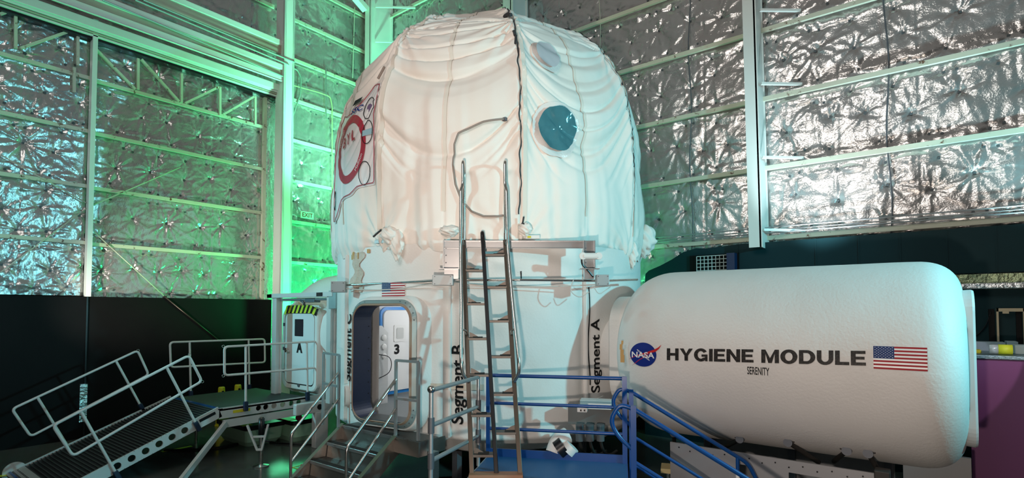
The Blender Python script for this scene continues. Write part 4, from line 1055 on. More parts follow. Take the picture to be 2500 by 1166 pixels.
for b in (.5, -.5, -.02):
    bm = NB(); box(bm, pa(-aw / 2 + .10, b, .05), (.03, .03, .07)); obj('hinge', bm, DKFIT, hd)
bm = NB(); lathe(bm, [(.035, 0), (.035, .03)], pa(.02, -ah / 2 + .10, .03), axis=(0, -1, 0), seg=14); obj('latch', bm, DKFIT, hd)
# hazard tape over hatch A
bm = NB(); n = 16
for k in range(n):
    x0_ = -aw / 2 + .10 + (aw - .14) * k / n; x1_ = x0_ + (aw - .14) / n
    for r_ in range(2):
        sh = .05 * r_
        zb_ = ah / 2 - .02 + .085 * r_ - .10
        quad(bm, [pa(x0_ + sh, zb_, .055), pa(x1_ + sh, zb_, .055), pa(x1_ + .05 + sh, zb_ + .083, .055), pa(x0_ + .05 + sh, zb_ + .083, .055)], k % 2)
for v in bm.verts: v.co.z -= .0 + max(0, abs(v.co.x - axc) - .45) * .30
obj('hazard_tape', bm, [YELG, BLKM], air)
# aluminium gantry frame
fr_ = thing('gantry_frame', 'aluminium profile gantry standing around hatch A', 'frame', (axc, 6.0, .95))
gy = 5.95
def gx(px): return PYp(px, 850, gy).x
gzt = PYp(740, 714, gy).z
bm = NB()
for (x0_, x1_) in ((gx(663), gx(673)), (gx(796), gx(806))):
    bm = NB(); box2(bm, (x0_, gy, .95), (x1_, gy + .05, gzt - .08), .004); box2(bm, (x0_ + .02, gy + .05, .95), (x1_ - .02, gy + .10, gzt - .10))
    box2(bm, (x0_ + .0, gy + .10, .95), (x1_, gy + .14, gzt - .08), .004); obj('post', bm, ALUG, fr_)
bm = NB(); box2(bm, (gx(660), gy - .03, gzt - .09), (gx(812), gy + .09, gzt), .004); obj('header', bm, ALUG, fr_)
for a, b in ((654, 664), (775, 789)):
    bm = NB(); box2(bm, (gx(a), gy - .04, gzt - .08), (gx(b), gy - .028, gzt - .01)); box2(bm, (gx(a), gy - .04, gzt - .085), (gx(b), gy + .1, gzt - .01)) if a < 700 else None; obj('end_cap', bm, BLKM, fr_)
bm = NB(); box2(bm, (gx(803), gy - .02, gzt - .32), (gx(820), gy + .02, gzt + .02), .004); obj('corner_plate', bm, TEALF, fr_)
bm = NB(); tube(bm, [(gx(675), gy + .12, gzt - .13), (gx(790), gy + .12, gzt - .13)], .03, 12); obj('drive_tube', bm, GREYP, fr_, 'auto')
bm = NB(); box(bm, (gx(745), gy + .15, gzt - .15), (.34, .14, .09), None, .01); tube(bm, [(gx(722), gy + .1, gzt - .15), (gx(730), gy + .1, gzt - .20), (gx(728), gy + .12, gzt - .24)], .025, 8); obj('motor', bm, DKFIT, fr_)
bm = NB(); tube(bm, [(gx(722), gy + .05, gzt - .20), (gx(730), gy + .05, gzt - .25)], .014, 8); obj('cable_loom', bm, mat('orange_loom', (.5, .25, .08), .5), fr_)
bm = NB(); box2(bm, (gx(812), gy + .1, .95), (gx(822), gy + .18, gzt - .1)); obj('inner_post', bm, DKFIT, fr_)
# ------------------------------------------------------------------ access ramp and landing at hatch A
DX0, DX1, DY0, DY1, DZ = -12.05, -9.95, 4.42, 6.15, .95
deck = thing('ramp_landing', 'raised dark deck with white perforated edge before hatch A', 'platform', ((DX0 + DX1) / 2, (DY0 + DY1) / 2, 0))
bm = NB(); box2(bm, (DX0, DY0, DZ - .03), (DX1, DY1, DZ)); dk = obj('deck', bm, mat('landing_grip', (.022, .028, .028), .75, 0, bump=(90, .6, .006)), deck)
bm = NB(); box2(bm, (DX0, DY0 - .02, DZ - .01), (DX1, DY0 + .06, DZ + .012)); obj('blue_edge_strip', bm, BLU, deck)
def perf_plate(p_a, p_b, hgt, thick, holes, r, m_, nm, parent, nrm, slot=None):
    """plate from p_a to p_b (top edge), height downward perpendicular; holes at fractions"""
    p_a = Vector(p_a); p_b = Vector(p_b); L = (p_b - p_a).length; ux = (p_b - p_a).normalized(); nrm = Vector(nrm); uz = nrm.cross(ux).normalized()
    if uz.z < 0: uz = -uz
    bm = NB(); N = 20
    cuts = [0.]; cells = []
    for h in holes: cells.append((h * L - .070, h * L + .070, h * L))
    x = 0
    def P2(a, b, n=0): return p_a + ux * a + uz * (b - hgt / 2) + nrm * n
    for c0_, c1_, cc_ in cells:
        quad(bm, [P2(x, -hgt / 2), P2(c0_, -hgt / 2), P2(c0_, hgt / 2), P2(x, hgt / 2)])
        outer = []; inner = []
        for q in range(N * 2):
            a = 2 * math.pi * (q + .5) / (N * 2); ca, sa = math.cos(a), math.sin(a); k = min(.070 / max(abs(ca), 1e-6), (hgt / 2) / max(abs(sa), 1e-6))
            outer.append(P2(cc_ + ca * k, sa * k)); inner.append((cc_ + ca * r, sa * r))
        vo = [bm.verts.new(p) for p in outer]; vi = [bm.verts.new(P2(*p)) for p in inner]; vb = [bm.verts.new(P2(*p, -thick)) for p in inner]
        for q in range(N * 2):
            j = (q + 1) % (N * 2); bm.faces.new((vo[q], vo[j], vi[j], vi[q])); bm.faces.new((vi[q], vi[j], vb[j], vb[q]))
        x = c1_
    quad(bm, [P2(x, -hgt / 2), P2(L, -hgt / 2), P2(L, hgt / 2), P2(x, hgt / 2)])
    for s_ in (-1, 1): quad(bm, [P2(0, s_ * hgt / 2), P2(L, s_ * hgt / 2), P2(L, s_ * hgt / 2, -thick), P2(0, s_ * hgt / 2, -thick)])
    return obj(nm, bm, m_, parent)
perf_plate((DX1, DY0, DZ + .02), (DX1, DY1 + .25, DZ + .02), .19, .03, [.36, .43, .51, .60, .69, .77], .052, ALUG, 'side_plate', deck, (1, 0, 0))
bm = NB(); beam(bm, (DX1 - .04, DY0 + .08, DZ - .27), (DX1 - .04, DY1 + .2, DZ - .27), .05, .14); obj('lower_beam', bm, ALUG, deck)
bm = NB(); box2(bm, (DX1 + .001, DY0 + .24, DZ - .10), (DX1 + .006, DY0 + .55, DZ - .05)); obj('slot', bm, YEL, deck)
bm = NB(); beam(bm, (DX0 + .04, DY0 + .08, DZ - .15), (DX0 + .04, DY1, DZ - .15), .05, .2); obj('side_plate', bm, ALUG, deck)
# folding brace under the front edge, support leg, scissor bracket
bm = NB(); A = Vector((DX1 + .0, DY0 + .12, DZ - .26)); B = PZ(440, 1175, .02); beam(bm, A, B, .06, .10, bev=.004); obj('brace', bm, ALUG, deck)
lx, ly = -10.4, 5.0
p = PZ(637, 1138, 0); 
bm = NB(); tube(bm, [(p.x, p.y, .02), (p.x, p.y, DZ - .1)], .035, 14); lathe(bm, [(.13, 0), (.13, .02), (.05, .04)], (p.x, p.y, 0), seg=24); lathe(bm, [(.045, 0), (.045, .03)], (p.x, p.y, .32), seg=14); obj('leg', bm, SSTL, deck, 'auto')
bm = NB(); tube(bm, [(p.x, p.y, DZ - .4), (p.x, p.y, DZ - .12)], .05, 12); tube(bm, [(p.x, p.y, DZ - .5), (p.x + .12, p.y + .08, DZ - .52)], .016, 8); obj('leg_clamp', bm, BLKM, deck)
bm = NB(); q = Vector((p.x + .1, p.y - .12, 0))
beam(bm, q + Vector((-.12, -.12, DZ - .2)), q + Vector((0, 0, .32)), .04, .03); beam(bm, q + Vector((.12, .12, DZ - .2)), q + Vector((.05, .05, .32)), .04, .03); beam(bm, q + Vector((-.05, -.05, .55)), q + Vector((.09, .09, .55)), .03, .03); beam(bm, q + Vector((-.0, -.0, .33)), q + Vector((.06, .06, .33)), .05, .03)
obj('scissor_bracket', bm, ALUG, deck)
for (x, y) in ((DX0 + .2, DY0 + .4), (DX0 + .2, DY1 - .2)):
    bm = NB(); tube(bm, [(x, y, .0), (x, y, DZ - .05)], .03, 10); obj('leg', bm, SSTL, deck, 'auto')
# rails of landing
def loop_rail(root, corners, posts, m_, r=.021, pads=BLKM):
    """closed rounded rectangle + posts"""
    bm = NB(); tube(bm, corners, r, 10, fr=.07, closed=True); obj('rail_loop', bm, m_, root, 'auto')
    for a, b in posts:
        bm = NB(); tube(bm, [a, b], r, 10); po = obj('post', bm, m_, root, 'auto')
        d = (Vector(a) - Vector(b)).normalized()
        bm = NB(); beam(bm, Vector(b) - d * .02, Vector(b) + d * .16, .07, .07, up=(1, 0, 0), bev=.01); obj('post_socket', bm, mat_sock, po)
mat_sock = mat('dark_blue_socket', (.008, .018, .05), .4)
def rail_on(x, quadpx, postspx, label, root_loc, zmap=None):
    t = thing('guard_rail', label, 'railing', root_loc); return t
xn = DX1 + .05; xf_ = DX0 - .02
t = thing('guard_rail', 'white tubular guard rail on the near side of the landing by hatch A', 'railing', (xn, 5.2, DZ), 'white ramp guard rails')
loop_rail(t, [PX(548, 846, xn), PX(786, 832, xn), PX(782, 896, xn), PX(548, 916, xn)], [(PX(600, 842, xn), PX(600, 1000, xn)), (PX(749, 835, xn), PX(751, 975, xn))], RWHITE)
for px_, py_ in ((545, 845), (545, 917)):
    bm = NB(); c = PX(px_, py_, xn); tube(bm, [c + Vector((0, .022 * math.cos(a), .022 * math.sin(a))) for a in np.linspace(0, 2 * math.pi, 12, endpoint=False)], .004, 6, closed=True); obj('ring', bm, SSTL, t)
t = thing('guard_rail', 'white tubular guard rail on the far side of the landing, before the black wall', 'railing', (xf_, 5.2, DZ), 'white ramp guard rails')
loop_rail(t, [PX(415, 835, xf_), PX(646, 827, xf_), PX(647, 884, xf_), PX(417, 896, xf_)], [(PX(463, 833, xf_), PX(466, 972, xf_)), (PX(607, 828, xf_), PX(609, 955, xf_))], RWHITE)
# ramp
RY0 = 2.05; RY1 = DY0; RZ1 = DZ; rdir = Vector((0, RY1 - RY0, RZ1)).normalized(); rn = Vector((0, -rdir.z, rdir.y)); RL = math.hypot(RY1 - RY0, RZ1)
ramp = thing('access_ramp', 'dark ribbed access ramp with white perforated sides, lower left', 'ramp', ((DX0 + DX1) / 2, RY0, 0))
def rp3(x, s, n=0): return Vector((x, RY0, 0)) + rdir * s + rn * n
RX0, RX1 = DX0, DX1
bm = NB(); beam(bm, rp3((RX0 + RX1) / 2, .12), rp3((RX0 + RX1) / 2, RL), RX1 - RX0 - .06, .02); obj('deck_plate', bm, GRATE, ramp)
bm = NB(); n = 44
for k in range(n):
    s = .2 + (RL - .25) * k / (n - 1); beam(bm, rp3(RX0 + .04, s, .022), rp3(RX1 - .04, s, .022), .014, .022, up=rn)
ro_ = obj('ribs', bm, mat('rib_grey', (.05, .058, .058), .5, .3), ramp)
perf_plate(rp3(RX1, 0.0, .05), rp3(RX1, RL, .05), .19, .03, [.36, .44, .52, .60, .68, .76], .055, ALUG, 'side_plate', ramp, (1, 0, 0))
bm = NB(); s0 = RL * .86; beam(bm, rp3(RX1 + .002, s0, -.02), rp3(RX1 + .002, s0 + .28, -.02), .005, .05, up=rn); obj('slot', bm, BLKM, ramp)
bm = NB(); beam(bm, rp3(RX0, 0, -.04), rp3(RX0, RL, -.04), .03, .17, up=rn); obj('side_plate', bm, ALUG, ramp)
bm = NB()
for k in range(14): a = math.pi * k / 13; 
lathe(bm, [(.03, 0), (.16, .0), (.16, .03), (.03, .03)], rp3(RX0 - .02, .06, .0), axis=(1, 0, 0), seg=28); obj('end_roller', bm, ALUG, ramp)
bm = NB(); beam(bm, rp3(RX0, .07, .02), rp3(RX1, .07, .02), .24, .03, up=rn); fl = obj('entry_flap', bm, mat('flap_grey', (.40, .42, .42), .5, .3), ramp)
bm = NB()
for k in range(24): beam(bm, rp3(RX0 + .06 + k * .086, .03, .038), rp3(RX0 + .11 + k * .086, .03, .038), .02, .006, up=rn); beam(bm, rp3(RX0 + .09 + k * .086, .09, .038), rp3(RX0 + .13 + k * .086, .09, .038), .02, .006, up=rn)
obj('slots', bm, BLKM, fl)
bm = NB(); beam(bm, rp3(RX0, .0, .04), rp3(RX1, .0, .04), .03, .01, up=rn); obj('blue_strip', bm, BLU, fl)
t = thing('guard_rail', 'white tubular guard rail slanting up the far side of the ramp', 'railing', rp3(RX0, 1), 'white ramp guard rails')
xf2 = RX0 - .02
loop_rail(t, [PX(29, 998, xf2), PX(336, 855, xf2), PX(363, 914, xf2), PX(75, 1065, xf2)], [(PX(92, 970, xf2), PX(178, 1110, xf2)), (PX(283, 880, xf2), PX(350, 1002, xf2))], RWHITE)
t = thing('guard_rail', 'white tubular guard rail slanting up the near side of the ramp', 'railing', rp3(RX1, 1), 'white ramp guard rails')
xn2 = RX1 + .04
loop_rail(t, [PX(129, 1038, xn2), PX(461, 867, xn2), PX(493, 930, xn2), PX(178, 1113, xn2)], [(PX(197, 1003, xn2), PX(292, 1170, xn2)), (PX(407, 896, xn2), PX(486, 1048, xn2))], RWHITE)
for px_, py_, xx_ in ((463, 865, xn2), (494, 931, xn2), (337, 855, xf2)):
    bm = NB(); c = PX(px_, py_, xx_); tube(bm, [c + Vector((0, .022 * math.cos(a), .022 * math.sin(a))) for a in np.linspace(0, 2 * math.pi, 12, endpoint=False)], .004, 6, closed=True); obj('ring', bm, SSTL, t)
# tubs, cones and tape near the landing
def tub(cx, cy, wx, wy, h, lb, lid=True):
    t = thing('floor_tub', lb, 'tub', (cx, cy, 0)); M = Matrix.Identity(3)
    bm = NB(); lp = lambda a, b, z: [(cx + p[0], cy + p[1], z) for p in rrect(a, b, .1)]
    loft(bm, [lp(wx * .8, wy * .8, 0), lp(wx * .94, wy * .94, h * .25), lp(wx, wy, h * .9), lp(wx + .03, wy + .03, h)], cap0=True, cap1=True, smooth=False); obj('body', bm, GREENT, t)
    bm = NB(); loft(bm, [lp(wx + .05, wy + .05, h - .06), lp(wx + .05, wy + .05, h + .03)], cap0=True, cap1=True); obj('lid', bm, BLKM, t)
    bm = NB(); box2(bm, (cx - wx / 2, cy - wy / 2 - .03, h + .03), (cx + wx / 2 - .1, cy - wy / 2 + .16, h + .036)); obj('stripe', bm, YELG, t)
p = PZ(690, 1075, 0); tub(p.x - .1, p.y + .35, 1.0, .7, .42, 'pale green tub with yellow-striped lid under the landing')
p = PZ(590, 1085, 0); tub(p.x - .25, p.y + .3, 1.3, .8, .40, 'pale green tub behind the support leg, lower left')
for px_, py_, lb in ((541, 948, 'yellow floor marker left of the other behind the landing'), (581, 942, 'yellow floor marker right of the other behind the landing')):
    pp = PX(px_, py_, -13.2); t = thing('floor_marker', lb, 'marker', (-13.2, pp.y, 0), 'yellow floor markers')
    bm = NB(); lathe(bm, [(.14, 0), (.14, .02), (.12, .03), (.075, pp.z + .02), (.06, pp.z + .04)], (-13.2, pp.y, 0), seg=8); obj('body', bm, YEL, t)
    bm = NB(); box(bm, (-13.13, pp.y, pp.z - .08), (.02, .05, .07)); obj('grip', bm, BLKM, t)
bm = NB()
def fl_line(bm, a, b, wd=.05, z=.004):
    A = PZ(*a, z); B = PZ(*b, z); d = (B - A).normalized(); s_ = Vector((-d.y, d.x, 0)) * wd / 2; quad(bm, [A - s_, B - s_, B + s_, A + s_])
fl_line(bm, (-40, 1166), (75, 1152), .10); tag(obj('floor_tape', bm, YELG), 'thick yellow tape on the floor left of the ramp foot', 'tape')
bm = NB(); fl_line(bm, (395, 1102), (468, 1088), .10); tag(obj('floor_tape', bm, YELG), 'yellow floor tape seen through the ramp side holes', 'tape')
bm = NB(); fl_line(bm, (713, 1140), (760, 1128), .02); fl_line(bm, (713, 1140), (750, 1149), .02); tag(obj('floor_tape', bm, YELG), 'thin yellow tape corner on the floor left of the steel steps', 'tape')
bm = NB(); A = PZ(737, 1135, .02); B = PZ(748, 1143, .02); beam(bm, A, B, .05, .04, bev=.006); tag(obj('red_block', bm, REDP), 'small red block on the floor left of the steel steps', 'block')
bm = NB(); tube(bm, fillet([PZ(400, 1098, .02), PZ(520, 1095, .02), PZ(600, 1078, .02), PZ(625, 1065, .02), PZ(660, 1080, .02), PZ(760, 1085, .02)], .4), .018, 6); tag(obj('floor_cable', bm, BLKM), 'black cable snaking over the floor under the landing', 'cable')
p = PX(705, 1003, -10.3); t = thing('ramp_motor', 'dark blue motor box with red knob under the landing', 'motor', p)
bm = NB(); box(bm, p, (.2, .75, .14), None, .02); obj('housing', bm, DKBLUE, t)
bm = NB(); q = PX(728, 1018, -10.15); lathe(bm, [(.06, 0), (.07, .03), (.05, .06)], q, axis=(1, 0, 0), seg=16); obj('knob', bm, mat('dark_red', (.12, .01, .03), .4), t)
p = PX(770, 1040, -9.6); t = thing('support_pedestal', 'pale pedestal with round hole between landing and steps', 'support', (p.x, p.y, 0))
bm = NB(); box(bm, (p.x, p.y - .05, .8), (.12, .8, .22), None, .02); box(bm, (p.x, p.y + .1, .35), (.14, .28, .7), None, .01); obj('body', bm, ALUG, t)
bm = NB(); lathe(bm, [(.0, 0), (.055, 0), (.055, .01)], (p.x + .06, p.y + .05, .8), axis=(1, 0, 0), seg=18); obj('port', bm, BLKM, t)

# ------------------------------------------------------------------ steel steps to the hatch
LZ = 1.00
st = thing('steel_steps', 'perforated steel steps with landing below the open hatch', 'steps', (-6.4, 4.4, 0))
f0 = PZ(829, 1038, LZ); f1 = PZ(968, 1064, LZ); fy0 = (f0.y + f1.y) / 2 ; sxa, sxb = f0.x, f1.x
exb = PZ(1022, 1078, LZ).x
GRT = mat('perforated_steel', (.13, .125, .12), .45, .85, bump=(70, .9, .01)); SID = mat('step_sheet_steel', (.42, .39, .36), .32, .95, bump=(9, .15, .02))
NOSE = mat('grip_nosing', (.02, .02, .02), .9)
bm = NB(); box2(bm, (sxa, fy0, LZ - .03), (exb, HY - 2.72, LZ)); ld = obj('landing', bm, GRT, st)
bm = NB(); box2(bm, (sxa, fy0 - .012, LZ - .20), (exb, fy0, LZ - .005)); box2(bm, (exb, fy0 - .012, LZ - .20), (exb + .012, HY - 2.6, LZ - .005)); obj('edge_plate', bm, SID, st)
RS, TRD = .200, .262
for k in range(1, 5):
    z = LZ - RS * k; ya = fy0 - TRD * (k - 1); yb = ya - TRD
    bm = NB(); box2(bm, (sxa + .03, yb, z - .03), (sxb - .03, ya, z)); tr_ = obj('tread', bm, GRT, st)
    bm = NB(); quad(bm, [(sxa + .03, ya - .001, z), (sxb - .03, ya - .001, z), (sxb - .03, ya + .02, z + RS - .03), (sxa + .03, ya + .02, z + RS - .03)]); obj('riser', bm, SID, tr_)
    bm = NB(); box2(bm, (sxa + .04, ya + .012, z + RS), (sxb - .04, ya + .10, z + RS + .006)); obj('nosing', bm, NOSE, tr_)
    bm = NB(); box2(bm, (sxa + .02, ya - .012, z + RS - .035), (sxb - .02, ya + .008, z + RS + .004)); obj('front_edge', bm, mat('edge_steel', (.55, .56, .57), .28, .85), tr_)
for x, m_ in ((sxa, SID), (sxb, SID)):
    a = Vector((x, fy0 + .02, LZ + .01)); b = Vector((x, fy0 - TRD * 5, LZ - RS * 5 + .01)); d = (b - a)
    bm = NB(); beam(bm, a + Vector((0, .06, -.10)), b + Vector((0, .06, -.10)), .03, .22); beam(bm, a + Vector((0, 0, .012)), b + Vector((0, 0, .012)), .07, .012); obj('stringer', bm, SID, st)
for (x, y) in ((PZ(1000, 1085, LZ).x, fy0 + .15),):
    bm = NB(); box2(bm, (x, y, 0), (x + .1, y + .1, LZ - .15)); obj('leg', bm, ALU, st)
def stair_rail(xx, lb, topz):
    pass
ra = 2.04
def handrail(root, pxs_top, x, near):
    pass
t = st
# left handrail (far from the camera) and right handrail
xl_ = sxa - .0; xr_ = sxb + .0
def HP(px, py, x): return PX(px, py, x)
bm = NB(); tube(bm, [HP(828, 908, xl_), HP(711, 1058, xl_), HP(709, 1190, xl_)], .02, 10, fr=.07); tube(bm, [HP(828, 972, xl_), HP(712, 1125, xl_)], .02, 10); hr = obj('handrail', bm, SSTL, st, 'auto')
bm = NB(); tube(bm, [HP(967, 925, xr_), HP(846, 1093, xr_), HP(845, 1200, xr_)], .021, 10, fr=.07); tube(bm, [HP(967, 996, xr_), HP(852, 1170, xr_)], .021, 10); obj('handrail', bm, SSTL, st, 'auto')
# upright guards on the landing
def guard(p0, p1, z0, z1, zm, ext=None):
    bm = NB(); A = Vector((p0.x, p0.y, z0)); B = Vector((p1.x, p1.y, z0)); up1 = Vector((0, 0, z1 - z0)); M0 = Vector((0, 0, zm - z0))
    tube(bm, [A, A + up1, B + up1, B - Vector((0, 0, ext or 0))], .02, 8, fr=.0) if 0 else None
    for a, b in ((A, A + up1), (B - Vector((0, 0, ext or 0)), B + up1), (A + up1, B + up1), (A + M0, B + M0)): beam(bm, a, b, .034, .034, up=(1, 0, 0) if abs((b - a).z) > .5 else (0, 0, 1))
    return obj('landing_guard', bm, mat('brushed_guard_steel', (.42, .44, .45), .38, .6), st)
zt1 = HP(828, 866, xl_).z; g0 = HP(828, 866, xl_); 
g1y = PZ(786, 864, zt1); guard(g0, Vector((xl_ - .55, g0.y + .10, 0)), LZ - .02, zt1, HP(828, 943, xl_).z, 0.05)
zt2 = HP(967, 879, xr_).z; g0 = HP(967, 879, xr_); gd = ray(1022, 881); tt_ = (zt2 - CAM_H) / gd[2]; g1 = Vector(CP + gd * tt_)
dxy = Vector((exb, g0.y, 0)); tq = (exb - 0) / gd[0]; g1 = Vector(CP + gd * ((g0.y + .03) / gd[1]))
guard(g0, g1, LZ - .02, zt2, HP(967, 971, xr_).z, .16)

# ------------------------------------------------------------------ grey pipe rail, blue platform
BZ = .80
plat = thing('blue_platform', 'blue deck platform with toe board at the ladder foot', 'platform', (0, 5.5, 0))
q = [PZ(1192, 1104, BZ), PZ(1524, 1132, BZ)]
dl_ = PZ(1192, 1112, BZ); dr_ = PZ(1520, 1130, BZ); eu = (dr_ - dl_).normalized(); ev = Vector((eu.y, -eu.x, 0))   # ev towards the camera
DR = dl_ + eu * ((dr_ - dl_).length + .05)
W2 = 2.3
bm = NB(); cs = [dl_, DR, DR + ev * W2, dl_ + ev * W2]; prism(bm, cs, (0, 0, -.05)); obj('deck', bm, BLUD, plat)
bm = NB(); prism(bm, [dl_, DR, DR + Vector((0, 0, .10)), dl_ + Vector((0, 0, .10))], -ev * .012); obj('toe_board', bm, BLU, plat)
bm = NB(); prism(bm, [dl_ + Vector((0, 0, -.2)), dl_ + ev * W2 + Vector((0, 0, -.2)), dl_ + ev * W2 + Vector((0, 0, .0)), dl_], -eu * .012); obj('side_fascia', bm, GREYP, plat)
bm = NB(); prism(bm, [DR + Vector((0, 0, -.2)), DR + ev * W2 + Vector((0, 0, -.2)), DR + ev * W2, DR], eu * .012); obj('side_fascia', bm, BLU, plat)
for a in (dl_ + eu * .1 + ev * .1, DR - eu * .1 + ev * .1, dl_ + eu * .1 + ev * (W2 - .1), DR - eu * .1 + ev * (W2 - .1)):
    bm = NB(); box2(bm, (a.x - .04, a.y - .04, 0), (a.x + .04, a.y + .04, BZ - .05)); obj('leg', bm, BLU, plat)
# back rail
def depth(p): return (p - Vector(CP)).dot(Vector(fw))
t = thing('blue_guard_rail', 'blue three-bar guard rail along the back of the blue platform', 'railing', dl_)
def UP(p, h): return Vector((p.x, p.y, BZ + h))
R0 = dl_ + eu * .0; R1 = DR - eu * .02
for k, h in enumerate((1.05, .69, .36)):
    bm = NB(); tube(bm, [UP(R0, h), UP(R1, h)], .021 if k else .024, 10); obj('rail', bm, BLU, t, 'auto')
bm = NB(); beam(bm, UP(R0, -.1), UP(R0, 1.07), .05, .05, up=eu); obj('post', bm, BLU, t)
bm = NB(); beam(bm, UP(R1, -.75), UP(R1, 1.075), .06, .06, up=eu); obj('post', bm, BLU, t)
# stairs going down to the right with two handrails
RB = PZ(1543, 1135, BZ)
sdir = eu; far0 = R1 + eu * .06; near0 = far0 + ev * 1.18
def hrail(base, lb, end_len, px, pyz):
    t = thing('stair_handrail', lb, 'handrail', base)
    H0 = .88; sl_ = -.58
    P0 = lambda s, h: Vector((base.x, base.y, BZ + h)) + eu * s + Vector((0, 0, sl_ * max(s, 0)))
    loop = [P0(.02, .56), P0(-.30, .74 - .0) + Vector((0, 0, .0)), P0(-.33, .80), P0(-.22, .95), P0(-.10, .97)]
    pts = [P0(0.0, .48), P0(-.14, .60), P0(-.22, .76), P0(-.12, .93), P0(.02, .90), P0(end_len, .88), P0(end_len + .12, .70), P0(end_len + .10, .55)]
    bm = NB(); tube(bm, pts, .024, 10, fr=.09); obj('top_rail', bm, BLU, t, 'auto')
    bm = NB(); tube(bm, [P0(.0, .36), P0(end_len, .36)], .02, 10); obj('mid_rail', bm, BLU, t, 'auto')
    bm = NB(); tube(bm, [P0(.0, .02), P0(end_len, .02)], .02, 10); obj('low_rail', bm, BLU, t, 'auto')
    bm = NB(); beam(bm, P0(0.02, -.8), P0(.02, .93), .055, .055, up=eu); obj('post', bm, BLU, t)
    bm = NB(); tube(bm, [P0(end_len - .12, -.12), P0(end_len - .12, .88)], .022, 10); po = obj('post', bm, BLU, t, 'auto')
    bm = NB(); tube(bm, [P0(end_len - .12, .58), P0(end_len - .12, .70)], .0235, 12); obj('white_label', bm, WPL, po, 'auto')
hrail(far0, 'blue stair handrail beside the platform post, nearer the module', 1.38, 0, 0)
hrail(near0, 'blue stair handrail with rounded loop end nearest the viewer', 1.5, 0, 0)
t = thing('blue_stairs', 'blue stair treads going down right of the platform', 'stairs', far0)
for k in range(1, 4):
    c = far0 + eu * (.14 + .3 * (k - 1)); bm = NB(); z = BZ - .2 * k; prism(bm, [Vector((c.x, c.y, z)), Vector((c.x, c.y, z)) + eu * .28, Vector((c.x, c.y, z)) + eu * .28 + ev * 1.1, Vector((c.x, c.y, z)) + ev * 1.1], (0, 0, -.03)); obj('tread', bm, BLUD, t)
bm = NB(); c = PZ(1660, 1160, .55); box(bm, c + Vector((0, .3, 0)), (.7, .3, .06), Matrix.Rotation(R_(20), 3, 'Z'), .005); o = tag(obj('wooden_plank', bm, mat('pale_wood', (.55, .42, .20), .6)), 'pale wooden plank below the blue stair handrails', 'plank')
# grey key-clamp rail on the left edge
t = thing('grey_pipe_rail', 'grey three-bar pipe rail with clamp fittings left of the ladder', 'railing', dl_)
g1_ = PZ(1053, 952, BZ + 1.08); g2_ = PZ(1168, 920, BZ + 1.08)
ga = Vector((g1_.x, g1_.y, BZ)); gb = Vector((g2_.x, g2_.y, BZ))
for h in (1.08, .72, .36):
    bm = NB(); tube(bm, [ga + Vector((0, 0, h)), gb + Vector((0, 0, h))], .024, 12); obj('rail', bm, GREYP, t, 'auto')
for b_ in (ga, gb):
    bm = NB(); tube(bm, [b_ - Vector((0, 0, .3 if b_ is ga else .0)), b_ + Vector((0, 0, 1.08))], .023, 12); po = obj('post', bm, GREYP, t, 'auto')
    bm = NB(); tube(bm, [b_ + Vector((0, 0, .64)), b_ + Vector((0, 0, .80))], .034, 12); tube(bm, [b_ + Vector((0, 0, .28)), b_ + Vector((0, 0, .44))], .034, 12); obj('clamp', bm, DKFIT, po, 'auto')
bm = NB(); bmesh.ops.create_uvsphere(bm, u_segments=16, v_segments=10, radius=.042, matrix=Matrix.Translation(ga + Vector((0, 0, 1.09)))); obj('ball_fitting', bm, SSTL, t, True)

# ------------------------------------------------------------------ alternating tread ladder
lad = thing('ship_ladder', 'steel alternating-tread ladder with hooped handrails leaning on the habitat', 'ladder', PZ(1210, 1155, BZ))
TZ = 3.70
Lb, Rb = PZ(1152, 1157, BZ + .02), PZ(1270, 1157, BZ + .02)
Lt, Rt = PD(1131, 586, 7.32), PD(1233, 586, 7.32)
Cb, Ct = (Lb + Rb) / 2, (Lt + Rt) / 2 - Vector((0, 0, 0)); Cb = PZ(1212, 1157, BZ + .02); Ct = PD(1178, 576, 7.36)
nl = (Rb - Lb).normalized(); lf = nl.cross((Ct - Cb).normalized()).normalized()
if lf.dot(Vector(fw)) > 0: lf = -lf       # towards the camera
def LP(side, f, out=0.): a, b = ((Lb, Lt) if side < 0 else (Rb, Rt) if side > 0 else (Cb, Ct)); return a + (b - a) * f + lf * out
for s_ in (-1, 1):
    bm = NB(); beam(bm, LP(s_, 0), LP(s_, 1.0), .055, .035, up=lf, bev=.004); obj('stile', bm, BRONZE, lad)
bm = NB(); beam(bm, LP(0, 0), LP(0, .99), .05, .06, up=lf, bev=.006); tube(bm, fillet([LP(0, .97), LP(0, 1.02), LP(0, 1.025, -.08), LP(0, 1.0, -.12)], .05), .028, 10); obj('centre_stile', bm, BLKM, lad)
def frac(side, py):
    lo, hi = 0., 1.
    for _ in range(40):
        m_ = (lo + hi) / 2; p_ = LP(side, m_) - Vector(CP); d_ = p_.dot(Vector(fw)); y_ = PPY - FPX * p_.dot(Vector(upv)) / d_
        if y_ > py: lo = m_
        else: hi = m_
    return lo
TRM = mat('ladder_tread_metal', (.16, .14, .125), .5, .8)
